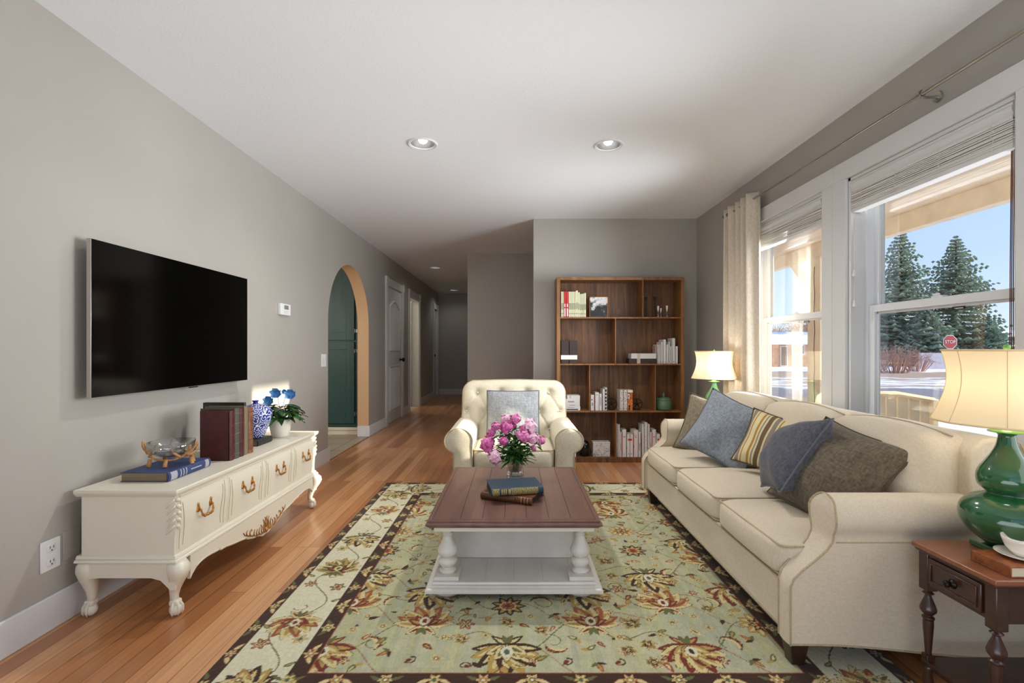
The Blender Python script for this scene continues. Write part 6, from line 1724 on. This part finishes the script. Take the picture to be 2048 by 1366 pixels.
fb4 = [(946, 964, 780, M['dots'], 'narrow black dotted book beside the bottom divider', ()), (965, 990, 785, M['white'], 'tall white book next to the dotted one at the divider', ()), (991, 1014, 885, M['white'], 'short narrow white book, third on the bottom shelf', (lt2,)),
       (1018, 1075, 855, M['white'], 'wide white book left of the pair with the red square', (rl, lt, (.35, .65, .08, .10, gry))), (1079, 1122, 915, M['white'], 'left book of the pair sharing a red square', (dot, (.4, 1.0, .72, .80, red), (.45, .7, .1, .16, gry))), (1123, 1166, 915, M['white'], 'right book of the pair sharing a red square', ((.0, .6, .72, .80, red), (.3, .55, .1, .16, gry))),
       (1170, 1229, 860, M['white'], 'wide white book right of the pair with the red square', (rl, dot, lt, (.2, .7, .80, .82, gry))), (1232, 1267, 885, M['white'], 'short white book with a red edge before the tall ones', ((.85, 1.0, .4, .95, red), lt2)), (1280, 1309, 785, M['white'], 'tall plain white book left of the boldly dotted one', ()),
       (1310, 1355, 760, M['dots'], 'tall white book with bold black dotted pattern', ()), (1358, 1386, 785, M['white'], 'tall white book right of the boldly dotted one', ()), (1388, 1412, 885, M['white'], 'short white book after the tall group', (lt2,)),
       (1414, 1467, 855, M['white'], 'wide white book with red edge next to the sofa arm', (rl, lt)), (1471, 1520, 915, M['white'], 'last white book half hidden by the sofa arm', (dot, (.3, .9, .72, .80, red)))]
for a, b_, y, mm, lb, mk_ in fb4: shelf_book(cv(a), cv(b_), T3(y), zr4, mm, lb, g41, mk_)

# ================================================================ END TABLES AND LAMPS
def end_table(x0, x1, y0, y1, zt_, label, detail=True, rug=0):
    t = T('end_table', ((x0 + x1) / 2, (y0 + y1) / 2, 0), label, 'table', None)
    tp = O('table_top', MB().box(x0, x1, y0, y1, zt_ - .016, zt_), M['endtop'], t, bev=.004, seg=3)
    O('top_moulding', MB().box(x0 + .006, x1 - .006, y0 + .006, y1 - .006, zt_ - .024, zt_ - .016), M['endtable'], t, bev=.003)
    ix, iy = .014, .012; bw_ = .034
    za = zt_ - .145
    corners = [(x0 + ix, y0 + iy), (x0 + ix, y1 - iy - bw_), (x1 - ix - bw_, y0 + iy), (x1 - ix - bw_, y1 - iy - bw_)]
    ap = MB().box(x0 + ix + .004, x0 + ix + .016, y0 + iy + bw_, y1 - iy - bw_, za + .02, zt_ - .024).box(x1 - ix - .016, x1 - ix - .004, y0 + iy + bw_, y1 - iy - bw_, za + .02, zt_ - .024)
    ap.box(x0 + ix + bw_, x1 - ix - bw_, y0 + iy + .004, y0 + iy + .016, za + .02, zt_ - .024).box(x0 + ix + bw_, x1 - ix - bw_, y1 - iy - .016, y1 - iy - .004, za + .02, zt_ - .024)
    O('apron', ap, M['endtable'], t, bev=.0015)
    d = O('drawer', MB().box(x0 + ix - .004, x0 + ix + .003, y0 + iy + bw_ + .006, y1 - iy - bw_ - .006, za + .030, zt_ - .034), M['endtable'], t, bev=.0025)
    q = MB(); ya, yb_ = y0 + iy + bw_ + .020, y1 - iy - bw_ - .020; z0, z1 = za + .046, zt_ - .050
    for b_ in ((ya, yb_, z0 - .004, z0), (ya, yb_, z1, z1 + .004), (ya - .004, ya, z0 - .004, z1 + .004), (yb_, yb_ + .004, z0 - .004, z1 + .004)): q.box(x0 + ix - .008, x0 + ix - .003, *b_)
    O('drawer_bead', q, M['endtable'], d, bev=.001)
    O('knob', MB().lathe([(.001, -.026), (.009, -.024), (.011, -.018), (.006, -.012), (.005, -.006), (.012, -.003), (.014, 0)], (x0 + ix - .004, (ya + yb_) / 2, (z0 + z1) / 2), 20, 'x'), M['darkmetal'], d, smooth='all')
    for cx_, cy_ in corners:
        O('corner_post', MB().box(cx_, cx_ + bw_, cy_, cy_ + bw_, za, zt_ - .024), M['endtable'], t, bev=.003)
        x, y = cx_ + bw_ / 2, cy_ + bw_ / 2; h = za
        zb_ = RUGZ if rug and x < 1.34 and y > 1.28 else 0
        pr = [(.009, h), (.011, h - .006), (.016, h - .010), (.008, h - .016), (.010, h - .024), (.014, h - .034), (.019, h - .048), (.022, h - .058), (.0215, h - .066), (.014, h - .076), (.010, h - .080), (.017, h - .086), (.017, h - .090), (.014, h - .094), (.0145, h - .11), (.008, h - .205)]
        O('leg', MB().lathe([(r, z) for r, z in pr], (x, y, 0), 20).box(x - .012, x + .012, y - .012, y + .012, h - .24, h - .204).lathe([(.011, h - .24), (.014, h - .25), (.010, h - .262), (.015, (h - .262 + zb_) / 2 + .01), (.008, zb_)], (x, y, 0), 16), M['endtable'], t, bev=.001)
    O('lower_shelf', MB().box(x0 + ix + .004, x1 - ix - .004, y0 + iy + .004, y1 - iy - .004, za - .236, za - .222), M['endtable'], t, bev=.002)
    return t
EZ = .491
end_table(1.279, 1.82, 1.285, 1.560, EZ, 'dark cherry wood end table with a drawer in the near right corner', rug=1)
end_table(1.36, 1.72, 3.66, 3.99, EZ, 'wooden end table hidden behind the far arm of the sofa')
M['shade'] = None
def shade_mat():
    m = bpy.data.materials.new('lamp_shade_fabric'); m.use_nodes = True; nt = m.node_tree; nt.nodes.clear()
    o = N(nt, 'OutputMaterial'); d = N(nt, 'BsdfDiffuse'); tr = N(nt, 'BsdfTranslucent'); x = N(nt, 'MixShader'); x.inputs[0].default_value = .38
    d.inputs[0].default_value = rgb((236, 222, 190)); tr.inputs[0].default_value = rgb((240, 218, 180))
    nt.links.new(d.outputs[0], x.inputs[1]); nt.links.new(tr.outputs[0], x.inputs[2]); nt.links.new(x.outputs[0], o.inputs[0]); return m
SH = shade_mat()
def table_lamp(x, y, k, glaze, label, energy, col):
    z = EZ
    t = T('table_lamp', (x, y, z), label, 'lamp', 'gourd lamps at the two ends of the sofa')
    O('base', MB().lathe([(.072 * k, z), (.072 * k, z + .018)], (x, y, 0), 8).v and MB().box(x - .060 * k, x + .060 * k, y - .060 * k, y + .060 * k, z, z + .018), glaze, t, bev=.004)
    pr = [(.045, .018), (.052, .024), (.085, .050), (.108, .085), (.113, .110), (.106, .138), (.082, .162), (.052, .176), (.050, .182), (.066, .198), (.071, .222), (.066, .246), (.050, .274), (.036, .298), (.026, .322), (.021, .345), (.021, .356), (.030, .366)]
    O('gourd_body', MB().lathe([(r * k, z + h * k + (.018 * (1 - k))) for r, h in spline(pr, 3)], (x, y, 0), 48), glaze, t, smooth='all')
    zt_ = z + .366 * k + .018 * (1 - k)
    O('flange', MB().lathe([(.012 * k, zt_ - .004), (.044 * k, zt_ - .002), (.044 * k, zt_ + .001), (.020 * k, zt_ + .006), (.009 * k, zt_ + .014), (.006 * k, zt_ + .05), (.005 * k, zt_ + .05)], (x, y, 0), 28), M['brass'] if k > .9 else glaze, t, smooth='all')
    zs0, zs1 = z + .393 * k, z + .613 * k
    # flared bell shade, scalloped into panels
    def sf(u, v):
        a = 2 * PI * u; q = v
        r = (.177 - .036 * q - .020 * math.sin(PI * q) + .010 * q ** 4) * k
        r *= 1 - .010 * abs(math.sin(a * 4)) 
        return (x + r * math.cos(a), y + r * math.sin(a), zs0 + (zs1 - zs0) * q)
    O('lamp_shade', MB().grid(sf, 96, 14, cu=True), SH, t, smooth='all')
    trm = MB()
    for v in (0, 1): trm.tube([sf(j / 64, v) for j in range(64)], .003 * k, 6, closed=True)
    for j in range(8): trm.tube([tuple(Vector(sf(j / 8 + .0, v / 10))) for v in range(11)], .0012, 5)
    O('shade_trim', trm, plain('shade_trim_%d' % int(k * 100), (226, 200, 156), .7), t, smooth='all')
    hp = MB().tube([(x, y, zt_ + .04), (x, y, zs1 + .004)], .0025, 8)
    for j in range(3): a = 2 * PI * j / 3; hp.tube([(x, y, zs1 - .004), (x + .138 * k * math.cos(a), y + .138 * k * math.sin(a), zs1 - .004)], .0016, 6)
    O('harp', hp, M['nickel'], t)
    O('finial', MB().lathe([(.004, zs1), (.007, zs1 + .004), (.010 * k, zs1 + .010), (.007 * k, zs1 + .016), (.001, zs1 + .018)], (x, y, 0), 16), M['brass'], t, smooth='all')
    l = light('lamp_bulb', 'POINT', (0, 0, 0), energy, col, shadow_soft_size=.035); l.parent = t; l.location = (0, 0, .50 * k)
    return t
table_lamp(1.497, 1.470, 1.0, M['green_glaze'], 'large green gourd lamp with warm cream shade on the near end table', 1.15, (1, .86, .68))
table_lamp(1.585, 3.84, .97, M['mint_glaze'], 'pale mint gourd lamp with lit white shade beyond the far sofa arm', 2.4, (1, .92, .82))
# book, saucer and cup on the near table
M['ochre'] = plain('ochre_tooled_leather', (128, 70, 34), .45, var=.2, vs=60)
eb = T('book', (1.45, 1.33, EZ), 'tan leather book with cream pages under the cup and saucer', 'book')
ex0, ey0, ey1 = (1937 - CX) * 1.36 / F, 1.30, 1.415
ex0 = 1.335
ex1 = ex0 + .24
O('cover', MB().box(ex0, ex1, ey0, ey1, EZ + .0003, EZ + .003).box(ex0, ex1, ey0, ey1, EZ + .027, EZ + .030).box(ex0, ex1, ey1 - .003, ey1, EZ + .003, EZ + .027).box(ex0, ex0 + .003, ey0 + .0, ey1, EZ + .003, EZ + .027) , M['ochre'], eb, bev=.001)
O('pages', MB().box(ex0 + .004, ex1 - .004, ey0 + .003, ey1 - .003, EZ + .003, EZ + .027), M['paper'], eb, smooth=False)
cx_, cy_, cz_ = (2040 - CX) * 1.365 / F, 1.358, EZ + .0303
sc = O('saucer', MB().lathe([(.001, cz_), (.028, cz_), (.030, cz_ + .002), (.055, cz_ + .009), (.060, cz_ + .012), (.054, cz_ + .011), (.030, cz_ + .005), (.001, cz_ + .004)], (cx_, cy_, 0), 40), M['porcelain'], None, smooth='all', label='white saucer resting on the tan leather book', cat='saucer', loc=(cx_, cy_, cz_))
tc_ = T('teacup', (cx_, cy_, cz_ + .005), 'white porcelain teacup standing on the saucer at the right edge', 'cup')
zc = cz_ + .0052
O('bowl', MB().lathe([(.018, zc), (.020, zc + .004), (.024, zc + .007), (.036, zc + .022), (.043, zc + .042), (.045, zc + .052), (.043, zc + .052), (.034, zc + .024), (.022, zc + .010), (.001, zc + .009)], (cx_, cy_, 0), 40), M['porcelain'], tc_, smooth='all')
O('handle', MB().tube(spline([(cx_ + .042, cy_, zc + .044), (cx_ + .060, cy_, zc + .046), (cx_ + .064, cy_, zc + .030), (cx_ + .052, cy_, zc + .018), (cx_ + .037, cy_, zc + .020)], 5), .003, 8), M['porcelain'], tc_, smooth='all')
